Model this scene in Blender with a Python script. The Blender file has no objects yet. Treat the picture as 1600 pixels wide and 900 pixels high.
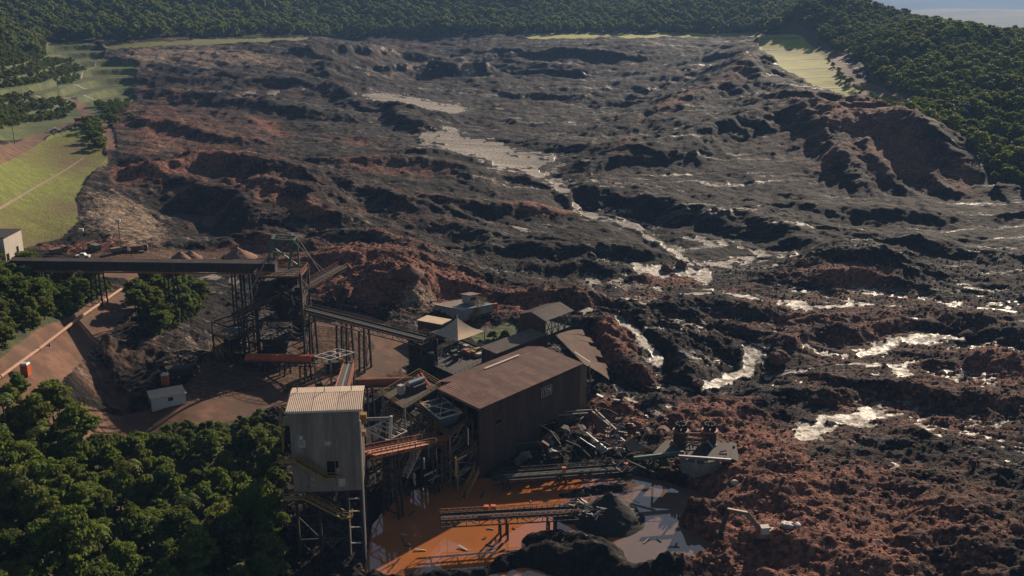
import bpy, math, random
import numpy as np
from mathutils import Vector, Matrix
R = math.radians
rng = np.random.default_rng(7)
random.seed(7)

# ------------------------------------------------------------------ camera, sky, sun, exposure
S = bpy.context.scene
COL = S.collection
CAM_Z, PITCH, FPX = 86.0, R(16.1), 1557.0          # helicopter height over the pond, tilt, focal length in photo pixels
cam_d = bpy.data.cameras.new('camera'); cam = bpy.data.objects.new('camera', cam_d); COL.objects.link(cam)
cam.location = (0, 0, CAM_Z); cam.rotation_euler = (R(90) - PITCH, 0, 0)
cam_d.sensor_width = 36; cam_d.lens = FPX / 1600 * 36; cam_d.clip_start = 1; cam_d.clip_end = 30000
S.camera = cam
HAZE = 0.000115
SUN_AZ, SUN_EL = R(28), R(22)                       # azimuth to the right of the view direction, elevation
W = bpy.data.worlds.new('World'); S.world = W; W.use_nodes = True
nt = W.node_tree; bgn = nt.nodes['Background']
sky = nt.nodes.new('ShaderNodeTexSky'); sky.sky_type = 'NISHITA'; sky.sun_disc = False
sky.sun_elevation = SUN_EL; sky.sun_rotation = SUN_AZ; sky.air_density = 1.0; sky.dust_density = 0.6; sky.ozone_density = 1.5
nt.links.new(sky.outputs[0], bgn.inputs[0]); bgn.inputs[1].default_value = 0.05
sun_d = bpy.data.lights.new('sun', 'SUN'); sun_d.energy = 5.0; sun_d.angle = R(0.5); sun_d.color = (1.0, 0.83, 0.64)
sun = bpy.data.objects.new('sun', sun_d); COL.objects.link(sun)
sdir = Vector((math.sin(SUN_AZ) * math.cos(SUN_EL), math.cos(SUN_AZ) * math.cos(SUN_EL), math.sin(SUN_EL)))
sun.rotation_euler = (-sdir).to_track_quat('-Z', 'Y').to_euler(); sun.location = (100, 200, 300)
S.view_settings.view_transform = 'Standard'; S.view_settings.look = 'None'
S.view_settings.exposure = 0.62; S.view_settings.gamma = 1.0; S.view_settings.use_curve_mapping = False
S.render.engine = 'CYCLES'
S.cycles.use_denoising = True
S.cycles.max_bounces = 6; S.cycles.diffuse_bounces = 2; S.cycles.glossy_bounces = 2; S.cycles.volume_bounces = 0
S.cycles.transmission_bounces = 3; S.cycles.transparent_max_bounces = 6
S.cycles.caustics_reflective = False; S.cycles.caustics_refractive = False

# ------------------------------------------------------------------ picture <-> place
SP, CP = math.sin(PITCH), math.cos(PITCH)
def at_z(px, py, z):
    """the point at elevation z that is seen at photo pixel (px, py)"""
    v = (450 - py) / FPX
    dy, dz = CP + SP * v, -SP + CP * v
    t = (z - CAM_Z) / dz
    return Vector(((px - 800) / FPX * t, dy * t, z))
def at_y(px, py, Y):
    v = (450 - py) / FPX
    dy, dz = CP + SP * v, -SP + CP * v
    t = Y / dy
    return Vector(((px - 800) / FPX * t, Y, CAM_Z + dz * t))
def project(X, Y, Z):
    dep = Y * CP - (Z - CAM_Z) * SP
    up = Y * SP + (Z - CAM_Z) * CP
    return 800 + FPX * X / dep, 450 - FPX * up / dep

# ------------------------------------------------------------------ noise
def _hash(ix, iy, seed):
    h = (ix.astype(np.int64) * 374761393 + iy.astype(np.int64) * 668265263 + seed * 974634541) & 0x7fffffff
    h = ((h ^ (h >> 13)) * 1274126177) & 0x7fffffff
    h = h ^ (h >> 16)
    return (h & 0xffff) / 65535.0
def vnoise(x, y, seed=0):
    ix, iy = np.floor(x), np.floor(y)
    fx, fy = x - ix, y - iy
    fx = fx * fx * fx * (fx * (fx * 6 - 15) + 10); fy = fy * fy * fy * (fy * (fy * 6 - 15) + 10)
    a, b = _hash(ix, iy, seed), _hash(ix + 1, iy, seed)
    c, d = _hash(ix, iy + 1, seed), _hash(ix + 1, iy + 1, seed)
    return (a + (b - a) * fx) * (1 - fy) + (c + (d - c) * fx) * fy
def fbm(x, y, octv=4, seed=0, gain=0.5):
    s, a, n = 0.0, 1.0, 0.0
    for o in range(octv):
        c, sn = math.cos(o * 1.3), math.sin(o * 1.3)
        s = s + a * (vnoise((x * c - y * sn) * 2 ** o, (x * sn + y * c) * 2 ** o, seed + o * 17) - 0.5); n += a; a *= gain
    return s / n * 2
def ridged(x, y, octv=4, seed=0):
    s, a, n = 0.0, 1.0, 0.0
    for o in range(octv):
        c, sn = math.cos(o * 0.9), math.sin(o * 0.9)
        s = s + a * (1 - np.abs(2 * vnoise((x * c - y * sn) * 2 ** o, (x * sn + y * c) * 2 ** o, seed + o * 13) - 1)); n += a; a *= 0.5
    return s / n
def sstep(a, b, x):
    t = np.clip((x - a) / (b - a), 0, 1)
    return t * t * (3 - 2 * t)

# ------------------------------------------------------------------ the lie of the land: (photo x, photo y, elevation)
CTRL = [
 # valley floor from pond to scar
 (700, 900, -0.5), (900, 900, 0), (1040, 880, 0), (1200, 900, 3), (1400, 900, 4.5), (1600, 900, 6), (560, 890, 0), (800, 780, -0.3), (950, 760, 0), (640, 780, 0),
 (1100, 800, 1.2), (1250, 780, 3), (1450, 780, 4), (1600, 780, 5), (1050, 690, 2), (1200, 680, 3), (1400, 680, 4), (1600, 680, 5.5),
 (1000, 620, 3), (1150, 600, 2.2), (1300, 580, 3), (1450, 560, 4), (1600, 580, 6), (1000, 520, 4.5), (1150, 500, 4.5), (1300, 480, 5), (1450, 480, 6), (1600, 480, 8),
 (950, 440, 6.5), (1100, 430, 6.5), (1250, 410, 7.5), (1400, 400, 9), (1600, 400, 10), (800, 420, 8.5), (950, 380, 9), (1100, 360, 9.5), (1250, 340, 10.5), (1400, 340, 11), (1600, 340, 12),
 (700, 380, 11), (850, 310, 13), (1000, 300, 13), (1150, 300, 12.5), (830, 260, 15.5), (700, 290, 17), (560, 320, 16), (450, 360, 13.5),
 (730, 235, 17), (900, 220, 18), (1050, 220, 19), (680, 200, 20), (800, 190, 20), (950, 180, 21), (650, 165, 22), (780, 150, 23), (560, 150, 24), (450, 150, 27), (600, 240, 20), (450, 240, 22),
 (700, 125, 25), (850, 120, 25.5), (1000, 130, 26), (560, 115, 31), (700, 95, 31), (850, 92, 32.5), (1000, 95, 33), (450, 110, 37), (350, 110, 38), (350, 140, 30),
 (400, 200, 24), (300, 240, 22), (300, 300, 17.5), (400, 300, 17), (250, 330, 16), (330, 350, 14),
 # dam crest
 (1170, 60, 51), (1000, 59, 51), (850, 59, 50), (760, 64, 47), (640, 66, 44), (520, 68, 47), (460, 66, 51), (300, 70, 51), (165, 72, 51), (700, 80, 37.5), (560, 90, 40), (850, 74, 43), (1000, 76, 43.5),
 # right abutment, terraces, bank
 (1215, 56, 51), (1240, 80, 45), (1190, 85, 44), (1280, 120, 37), (1335, 160, 29), (1230, 130, 35), (1100, 110, 36), (1120, 170, 27), (1150, 100, 42), (1250, 190, 27), (1380, 165, 30), (1440, 165, 33),
 (1340, 205, 28), (1200, 230, 22), (1440, 220, 27.5), (1530, 280, 16), (1500, 308, 12), (1300, 308, 12), (1400, 305, 12), (1250, 280, 15), (1600, 310, 13), (1600, 240, 22), (1500, 200, 28), (1600, 150, 38), (1480, 130, 42), (1350, 110, 42), (1310, 80, 48),
 # left: grass slope, terraces, yard, road, embankment
 (0, 240, 33), (130, 200, 30), (165, 245, 24), (120, 330, 20), (60, 385, 18), (0, 350, 24), (0, 180, 31), (120, 165, 27), (215, 150, 26), (215, 110, 38), (150, 100, 42), (60, 120, 42), (0, 120, 44), (60, 70, 53),
 (230, 170, 28), (200, 220, 26), (250, 200, 27), (180, 290, 20), (170, 360, 17.5), (130, 392, 17), (250, 392, 16), (350, 400, 13), (20, 420, 19), (300, 430, 12),
 (230, 450, 17), (150, 490, 20), (100, 530, 21), (30, 600, 22), (165, 500, 20), (75, 612, 20), (60, 470, 24), (0, 500, 27), (0, 570, 25), (120, 430, 19),
 (220, 632, 11), (165, 640, 11), (262, 637, 11), (300, 652, 10.5), (170, 668, 11), (440, 622, 9), (270, 500, 16), (330, 560, 10.5), (200, 560, 14.5), (400, 520, 10), (400, 460, 11.5),
 (560, 560, 8), (610, 520, 8), (500, 500, 9), (540, 460, 12), (620, 440, 12), (700, 500, 7), (760, 500, 7), (820, 480, 7.5), (650, 640, 3.5), (720, 600, 5), (600, 700, 2), (740, 750, 0.5), (900, 665, 2), (920, 600, 3.5), (600, 850, -0.5),
 (300, 760, 6), (0, 900, 13), (200, 900, 7), (0, 750, 17), (420, 700, 6), (430, 900, 0.5), (150, 780, 10), (80, 690, 16), (380, 800, 3),
]
EXTRA = [  # (x, y, z): land beyond the frame and behind the crest
 (-120, 150, 36), (-150, 220, 40), (-190, 330, 50), (-300, 520, 62), (-420, 800, 78), (120, 120, 8), (140, 180, 9), (190, 260, 12), (-70, 90, 16), (0, 90, 1), (60, 90, 4),
 (230, 360, 24), (300, 480, 38), (400, 640, 50), (350, 700, 55), (331, 820, 66), (307, 900, 72), (278, 1000, 85), (480, 720, 46), (450, 900, 50), (400, 1020, 52), (520, 1150, 30), (700, 1400, 10),
 (-560, 1000, 105), (-400, 1010, 90), (-300, 1000, 62), (-420, 1250, 130), (-700, 1400, 140), (-200, 1130, 56), (-200, 1300, 110), (0, 1140, 50), (0, 1350, 100), (-100, 1600, 130),
 (120, 1150, 50), (120, 1330, 74), (140, 1480, 82), (150, 1700, 60), (210, 1130, 54), (230, 1280, 92), (330, 1250, 84), (300, 1600, 50), (560, 1700, 10), (900, 1900, 0), (500, 2000, 20), (0, 1900, 120), (-800, 1900, 140),
]
pts = [at_z(*c) for c in CTRL] + [Vector(e) for e in EXTRA]
VS = 2.2
cu = np.array([[p.x / p.y * VS, math.log(p.y)] for p in pts]); cz = np.array([p.z for p in pts])
def tps_k(r2): return 0.5 * r2 * np.log(r2 + 1e-12)
n = len(cu); d2 = ((cu[:, None] - cu[None]) ** 2).sum(-1)
A = np.zeros((n + 3, n + 3)); A[:n, :n] = tps_k(d2) + np.eye(n) * 0.004
A[:n, n] = 1; A[:n, n + 1:] = cu; A[n, :n] = 1; A[n + 1:, :n] = cu.T
tw = np.linalg.solve(A, np.concatenate([cz, np.zeros(3)]))
def base_h(X, Y):
    a, b = (X / Y * VS).ravel(), np.log(Y).ravel()
    out = np.empty(a.size)
    for i in range(0, a.size, 20000):
        s = slice(i, i + 20000)
        r2 = (a[s, None] - cu[None, :, 0]) ** 2 + (b[s, None] - cu[None, :, 1]) ** 2
        out[s] = tps_k(r2) @ tw[:n] + tw[n] + a[s] * tw[n + 1] + b[s] * tw[n + 2]
    return out.reshape(np.shape(X))

# survey grid: fine near the camera's side of the valley, coarser far off
NU = 820
U = np.linspace(-0.68, 0.68, NU)
ys = [98.0]
while ys[-1] < 2100:
    y = ys[-1]
    ys.append(y + (0.29 + 0.0012 * (y - 98) if y < 300 else min(0.53 + 0.0035 * (y - 300), 2.6) if y < 1110 else 2.6 + 0.05 * (y - 1110)))
YV = np.array(ys); NV = len(YV)
UU, YY = np.meshgrid(U, YV); XX = UU * YY
# smooth base on a coarse lattice, then cubic-ish upsample by bilinear over a fine enough lattice
cuL, cvL = np.linspace(-0.68, 0.68, 240), np.linspace(math.log(98), math.log(YV[-1]) + 1e-6, 300)
BL = base_h(*(lambda a, b: (a * np.exp(b), np.exp(b)))(*np.meshgrid(cuL, cvL)))
def lat(X, Y, L=BL):
    fu = np.clip((X / Y + 0.68) / 1.36 * 239, 0, 238.999); fv = np.clip((np.log(Y) - cvL[0]) / (cvL[-1] - cvL[0]) * 299, 0, 298.999)
    iu, iv = fu.astype(int), fv.astype(int); fu, fv = fu - iu, fv - iv
    return (L[iv, iu] * (1 - fu) + L[iv, iu + 1] * fu) * (1 - fv) + (L[iv + 1, iu] * (1 - fu) + L[iv + 1, iu + 1] * fu) * fv
ZB = lat(XX, YY)
PX, PY = project(XX, YY, ZB)      # where each spot of bare ground lies on the survey photograph (used as a map)
print('grid', NU, NV, NU * NV)
# ------------------------------------------------------------------ relief on the land
def seg_dist(X, Y, pts2, asym=False):
    """distance to a polyline in metres and the position along it (0..1)"""
    best = np.full(X.shape, 1e9); along = np.zeros(X.shape); L = 0; tot = sum(math.dist(a, b) for a, b in zip(pts2, pts2[1:])) + 1e-9
    for (ax, ay), (bx, by) in zip(pts2, pts2[1:]):
        dx, dy = bx - ax, by - ay; l2 = dx * dx + dy * dy + 1e-9
        t = np.clip(((X - ax) * dx + (Y - ay) * dy) / l2, 0, 1)
        d = np.hypot(X - ax - t * dx, Y - ay - t * dy)
        if asym: d = d * np.where(dx * (Y - ay) - dy * (X - ax) > 0, .72, 1.5)
        m = d < best
        best = np.where(m, d, best); along = np.where(m, (L + t * math.sqrt(l2)) / tot, along); L += math.sqrt(l2)
    return best, along
def blur(a, r):
    c = np.cumsum(np.pad(a, ((r + 1, r), (0, 0)), mode='edge'), 0); a = (c[2 * r + 1:] - c[:-2 * r - 1]) / (2 * r + 1)
    c = np.cumsum(np.pad(a, ((0, 0), (r + 1, r)), mode='edge'), 1); return (c[:, 2 * r + 1:] - c[:, :-2 * r - 1]) / (2 * r + 1)
def poly_sd(x, y, poly):
    """signed distance, positive inside"""
    inside = np.zeros(x.shape, bool); d = np.full(x.shape, 1e9)
    for (ax, ay), (bx, by) in zip(poly, poly[1:] + poly[:1]):
        c = ((ay > y) != (by > y)) & (x < (bx - ax) * (y - ay) / (by - ay + 1e-12) + ax)
        inside ^= c
        dx, dy = bx - ax, by - ay; t = np.clip(((x - ax) * dx + (y - ay) * dy) / (dx * dx + dy * dy + 1e-9), 0, 1)
        d = np.minimum(d, np.hypot(x - ax - t * dx, y - ay - t * dy))
    return np.where(inside, d, -d)
def on_base(px, py):
    """ground point under photo pixel on the smooth land"""
    z = 10.0
    lo, hi = 100.0, 2000.0
    for _ in range(40):
        Y = (lo + hi) / 2; p = at_y(px, py, Y); h = float(lat(np.array([p.x]), np.array([Y]))[0])
        if p.z > h: lo = Y
        else: hi = Y
    return at_y(px, py, (lo + hi) / 2)
def map_poly_sd(poly, pad=60):
    x0, x1 = min(p[0] for p in poly) - pad, max(p[0] for p in poly) + pad
    y0, y1 = min(p[1] for p in poly) - pad, max(p[1] for p in poly) + pad
    m = (PX > x0) & (PX < x1) & (PY > y0) & (PY < y1)
    out = np.full(PX.shape, -99.0); out[m] = poly_sd(PX[m], PY[m], poly)
    return out

# zones on the map (photo pixels of the bare ground)
FOREST = [
 [(-400, -300), (1210, -300), (1215, 50), (1185, 53), (860, 54), (800, 57), (725, 55), (640, 58), (560, 60), (480, 60), (455, 57), (250, 62), (150, 66), (75, 62), (60, 75), (60, 95), (-400, 100)],
 [(1215, -300), (2400, -300), (2400, 330), (1545, 300), (1530, 270), (1505, 235), (1440, 215), (1385, 190), (1440, 172), (1365, 130), (1340, 95), (1318, 92), (1310, 115), (1270, 90), (1245, 60), (1215, 52)],
]
GRASS = [
 [(-400, 260), (0, 245), (128, 198), (160, 235), (168, 250), (135, 285), (120, 310), (122, 345), (95, 372), (40, 388), (-400, 400)],
 [(-400, 100), (60, 95), (75, 64), (150, 67), (165, 78), (158, 92), (215, 100), (208, 130), (205, 150), (215, 160), (180, 175), (165, 210), (128, 192), (60, 215), (-400, 260)],
 [(1183, 55), (1248, 54), (1285, 86), (1322, 110), (1352, 138), (1346, 160), (1318, 164), (1260, 130), (1215, 106), (1188, 80)],
 [(1340, 158), (1365, 135), (1400, 152), (1440, 165), (1430, 172), (1385, 185), (1365, 170)],
 [(155, 71), (240, 65), (400, 60), (484, 59), (486, 64), (400, 67), (260, 72), (170, 78)],
 [(800, 55), (900, 53), (1180, 52), (1180, 60), (900, 60), (830, 62)],
 [(735, 525), (800, 500), (812, 520), (775, 545), (745, 540)],
]
ROAD = [
 ([(-60, 262), (0, 242), (60, 215), (128, 188), (140, 180), (122, 155), (100, 148)], 3.0),
 ([(140, 180), (165, 200), (175, 235)], 2.2),
 ([(-80, 660), (-10, 615), (40, 585), (100, 535), (160, 492), (210, 462), (235, 448), (215, 432), (150, 428), (60, 430)], 4.0),
 ([(120, 672), (170, 666), (240, 655), (320, 645), (400, 628), (470, 612), (540, 590), (600, 568), (618, 545), (600, 522), (560, 505), (500, 498)], 4.2),
 ([(1310, 85), (1312, 105), (1330, 125), (1362, 137), (1350, 150), (1325, 160)], 4.0),
 ([(1362, 137), (1400, 152), (1435, 168), (1410, 176), (1390, 178)], 3.0),
 ([(1330, 75), (1316, 88)], 3.0),
]
YARD = [[(330, 540), (420, 520), (500, 495), (600, 505), (640, 540), (640, 600), (560, 620), (440, 640), (300, 650), (240, 640), (300, 590)],
        [(120, 392), (400, 388), (420, 408), (120, 410)]]
POND = [(572, 905), (585, 820), (630, 765), (740, 742), (860, 742), (960, 738), (1040, 742), (1100, 758), (1130, 775), (1112, 795), (1075, 802), (1062, 815), (1085, 826), (1122, 836), (1122, 852), (1100, 866), (1075, 875), (1030, 890), (990, 915), (960, 935), (700, 925)]
WET = [  # wet silt flats and runnels, left by the flood
 ('p', [(558, 160), (600, 155), (640, 158), (735, 163), (738, 172), (720, 181), (660, 181), (600, 172)], 'pale wet silt flat under the far scarp'),
 ('p', [(655, 213), (705, 210), (760, 226), (830, 240), (862, 252), (855, 268), (800, 273), (755, 258), (700, 243), (660, 230)], 'broad grey pool of wet silt in the middle of the scar'),
 ('l', [(832, 272), (868, 290), (890, 312), (900, 332), (960, 341), (992, 352), (1022, 374), (1060, 398), (1085, 412)], 8, 'narrow pale stream running down from the silt pool'),
 ('l', [(1078, 370), (1130, 382), (1180, 396), (1215, 408)], 7, 'pale runnel bending right below the stream'),
 ('p', [(985, 420), (1055, 412), (1110, 418), (1112, 436), (1100, 446), (1090, 432), (1040, 434), (1000, 431)], 'flat puddle beside two red boulders'),
 ('p', [(944, 441), (978, 436), (962, 447), (970, 461), (952, 458)], 'small blue hooked puddle'),
 ('p', [(998, 447), (1044, 450), (1036, 459), (1010, 455)], 'small blue oval puddle'),
 ('p', [(1040, 470), (1090, 457), (1150, 461), (1210, 472), (1262, 473), (1300, 476), (1350, 468), (1362, 480), (1290, 491), (1240, 493), (1190, 482), (1120, 470), (1070, 474)], 'long cream silt tongue across the valley'),
 ('p', [(975, 488), (1010, 473), (1022, 482), (1005, 494)], 'little cream silt patch left of the long tongue'),
 ('l', [(915, 508), (950, 516), (985, 536), (1008, 556), (1028, 580)], 9, 'cream mud cascade beside the collapsed roof'),
 ('p', [(1150, 547), (1205, 548), (1192, 572), (1165, 588), (1130, 608), (1095, 617), (1110, 600), (1152, 580), (1158, 560)], 'curved cream mud channel in the dark mounds'),
 ('p', [(1385, 530), (1435, 527), (1505, 538), (1450, 547), (1395, 549), (1350, 560), (1310, 566), (1250, 556), (1248, 542), (1310, 556), (1360, 548)], 'forked cream silt channel on the right'),
 ('l', [(1200, 592), (1260, 582), (1330, 570), (1400, 574), (1450, 566), (1500, 570)], 6, 'thin cream streak under the forked channel'),
 ('p', [(1385, 575), (1420, 570), (1425, 590), (1400, 600)], 'small silt fan at the end of the thin streak'),
 ('p', [(1240, 655), (1300, 655), (1345, 640), (1425, 642), (1390, 655), (1340, 672), (1300, 680), (1245, 695), (1235, 680)], 'ragged cream flat on the red rubble'),
 ('l', [(1325, 690), (1352, 705), (1382, 724), (1402, 738)], 4, 'short diagonal cream runnel'),
 ('l', [(1440, 684), (1500, 690), (1560, 698), (1605, 712)], 5, 'upper pale streak at the right edge'),
 ('l', [(1508, 708), (1540, 716), (1572, 727)], 4, 'lower pale streak at the right edge'),
 ('p', [(1100, 408), (1160, 401), (1225, 404), (1215, 411), (1140, 412)], 'thin silt bar above the red boulders'),
 ('l', [(330, 152), (400, 150), (440, 148), (478, 148)], 4, 'grey wet ledge on the left side of the scar'),
 ('p', [(285, 432), (340, 430), (395, 436), (400, 446), (330, 440)], 'grey puddle behind the long conveyor'),
 ('p', [(312, 402), (352, 398), (345, 407), (318, 408)], 'small bright puddle by the gravel heaps'),
 ('p', [(1008, 645), (1048, 636), (1050, 650), (1025, 656)], 'cream silt pan above the wrecked tank'),
 ('l', [(960, 612), (985, 628), (990, 640)], 5, 'short cream trickle under the collapsed roof'),
 ('l', [(1300, 470), (1340, 476), (1400, 486), (1440, 484)], 3, 'thin cream line right of the long tongue'),
 ('l', [(1525, 488), (1560, 492), (1600, 494)], 3, 'thin bright line in the dark mud at right'),
 ('p', [(1410, 505), (1450, 503), (1462, 508), (1430, 513)], 'small pale pan in the dark mud'),
 ('l', [(880, 375), (930, 378), (970, 382)], 3, 'row of small pale pools in the dark flat'),
 ('l', [(800, 360), (830, 366)], 3, 'pale dab of silt on the black slope'),
]
# red and tan earth: (x, y, rx, ry, tilt degrees, weight)
REDS = [
 (560, 440, 130, 42, 8, 1.3), (700, 460, 90, 35, 20, 1.1), (420, 395, 60, 14, 5, 1.0), (330, 400, 60, 10, 0, .8), (300, 270, 110, 14, -8, 1.0), (250, 215, 60, 30, 25, .7), (200, 270, 25, 20, 0, 1.2),
 (450, 330, 80, 10, 18, .9), (600, 270, 110, 10, 4, .7), (640, 390, 70, 9, 12, .9), (850, 335, 70, 9, 2, 1.0), (560, 225, 60, 12, 10, .6), (420, 200, 40, 10, 20, .9), (480, 345, 40, 12, 20, .8),
 (830, 490, 60, 25, 30, .9), (1050, 440, 60, 14, 0, .9), (1010, 470, 70, 12, 0, .7), (1140, 455, 60, 10, 0, .6), (1320, 440, 90, 18, 3, .9), (1400, 465, 60, 12, 0, .7), (1240, 440, 60, 10, 0, .6),
 (1550, 580, 70, 30, 8, .9), (1480, 500, 80, 12, 0, .4), (1250, 600, 60, 16, 0, .6), (1150, 690, 120, 60, 10, 1.0), (1200, 780, 130, 70, 15, 1.2), (1150, 860, 120, 45, 10, 1.3), (1300, 880, 160, 60, 15, 1.0), (1380, 830, 90, 40, 15, .6),
 (960, 660, 70, 30, 10, 1.0), (1000, 600, 50, 16, 10, .6), (960, 560, 35, 35, 30, 1.1), (1120, 650, 90, 20, 0, .9), (1400, 240, 90, 40, 25, .75), (1340, 205, 120, 30, 10, .8), (1400, 260, 120, 40, 15, .75), (1500, 290, 40, 22, 25, .8), (1290, 260, 30, 40, 20, .6),
 (1060, 170, 90, 10, -25, .7), (1150, 130, 70, 12, -30, .6), (980, 245, 40, 12, -20, .6), (1180, 180, 60, 14, -15, .5), (420, 395, 40, 12, 0, .6), (130, 390, 80, 10, 0, .8), (640, 76, 110, 5, 0, .5), (1190, 70, 12, 20, 0, .5), (1540, 640, 70, 20, 5, .4), (230, 240, 40, 20, 0, .6), (300, 210, 220, 70, 15, .55), (400, 300, 230, 70, 10, .5), (640, 330, 230, 60, 5, .42), (1350, 520, 300, 90, 5, .58), (1450, 640, 260, 90, 5, .62), (1380, 820, 300, 120, 10, .7), (1340, 250, 200, 60, 10, .5), (900, 480, 150, 60, 5, .5), (1000, 300, 200, 40, 0, .3), (180, 380, 60, 12, -10, .8), (760, 560, 40, 30, 0, .4), (480, 420, 60, 20, 0, .8),
]
TANS = [(200, 345, 80, 45, 25, .9), (330, 90, 150, 22, 5, .8), (240, 90, 60, 16, 0, .8), (430, 115, 90, 16, 10, .5), (255, 230, 60, 30, 10, .5), (720, 102, 18, 12, 0, 1.2), (655, 116, 20, 4, 0, 1.2), (765, 88, 9, 8, 0, 1.1), (730, 122, 14, 5, 0, 1.0), (610, 125, 70, 4, 0, .5), (220, 180, 30, 30, 0, .5), (660, 480, 70, 18, 10, .7), (150, 560, 70, 50, 30, .5), (270, 540, 60, 50, 30, .5), (800, 530, 40, 20, 0, .5), (640, 850, 40, 8, 0, .2)]
def blobs(lst):
    w = np.zeros(PX.shape)
    for (x, y, rx, ry, t, k) in lst:
        c, s_ = math.cos(R(t)), math.sin(R(t)); m = (np.abs(PX - x) < 3 * rx) & (np.abs(PY - y) < 3 * max(rx * abs(s_), ry) + 3 * ry)
        dx, dy = PX[m] - x, PY[m] - y
        q = ((dx * c + dy * s_) / rx) ** 2 + ((-dx * s_ + dy * c) / ry) ** 2
        w[m] = np.maximum(w[m], k * np.exp(-q * 0.8))
    return w
n1 = fbm(XX / 22, YY / 22, 4, 3); n2 = fbm(XX / 6, YY / 6, 4, 11)
wob = n1 * 7 + n2 * 4
n3 = fbm(XX / np.clip(YY / 110, 1.2, 6), YY / np.clip(YY / 160, 1.2, 6), 4, 71, .65)
f_sd = np.maximum.reduce([map_poly_sd(p) for p in FOREST])
m_forest = sstep(-2, 4, f_sd + wob * 0.5)
f_sd2 = f_sd
lw = [(-400, 395), (-400, 605), (0, 590), (30, 560), (95, 510), (150, 470), (180, 455), (150, 430), (60, 420), (20, 405)], [(-400, 650), (0, 625), (80, 612), (110, 640), (165, 668), (300, 660), (400, 650), (440, 690), (445, 780), (440, 900), (420, 1200), (-400, 1200)], [(205, 462), (250, 440), (300, 440), (325, 465), (300, 500), (250, 530), (215, 515)]
w_sd = np.maximum.reduce([map_poly_sd(list(p)) for p in lw]); m_wood = sstep(-4, 4, w_sd + wob * .5)
g_list = [map_poly_sd(p) for p in GRASS]
g_sd = np.maximum.reduce(g_list); m_grass = sstep(-1.5, 1.5, g_sd + wob * 0.25)
m_road = np.zeros(PX.shape); r_line = []
for line, hw in ROAD:
    p2 = [tuple(on_base(*p)[:2]) for p in line]; r_line.append((p2, hw))
    d, _ = seg_dist(XX, YY, p2); m_road = np.maximum(m_road, 1 - sstep(hw * 0.8, hw * 1.25, d + n2 * 0.5))
m_yard = np.maximum.reduce([sstep(-4, 6, map_poly_sd(p) + wob) for p in YARD])
m_pond = sstep(-6, 7, map_poly_sd(POND) + n2 * 4)
wet = np.zeros(PX.shape); flat = np.zeros(PX.shape); wet_sd = np.full(PX.shape, -99.0); wet_id = np.full(PX.shape, -1)
for k, wdef in enumerate(WET):
    if wdef[0] == 'p': sd = map_poly_sd(wdef[1], 20)
    else:
        x0, x1 = min(p[0] for p in wdef[1]) - 30, max(p[0] for p in wdef[1]) + 30; y0, y1 = min(p[1] for p in wdef[1]) - 30, max(p[1] for p in wdef[1]) + 30
        m = (PX > x0) & (PX < x1) & (PY > y0) & (PY < y1); sd = np.full(PX.shape, -99.0)
        dd, _ = seg_dist(PX[m], (PY[m]) * 2.0, [(a, b * 2.0) for a, b in wdef[1]]); sd[m] = wdef[2] - dd
    sd = sd + n1 * 4 + n2 * 3; flat = np.maximum(flat, sstep(-9, 5, sd)); wet_id = np.where(sd > wet_sd, k, wet_id); wet_sd = np.maximum(wet_sd, sd)
smooth = np.clip(np.maximum.reduce([m_grass, m_road, m_yard * 0.75, m_forest * 0.8, m_wood * 0.6]), 0, 1)
flat = flat * (1 - smooth)
red = blobs(REDS); tan = blobs(TANS)

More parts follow.
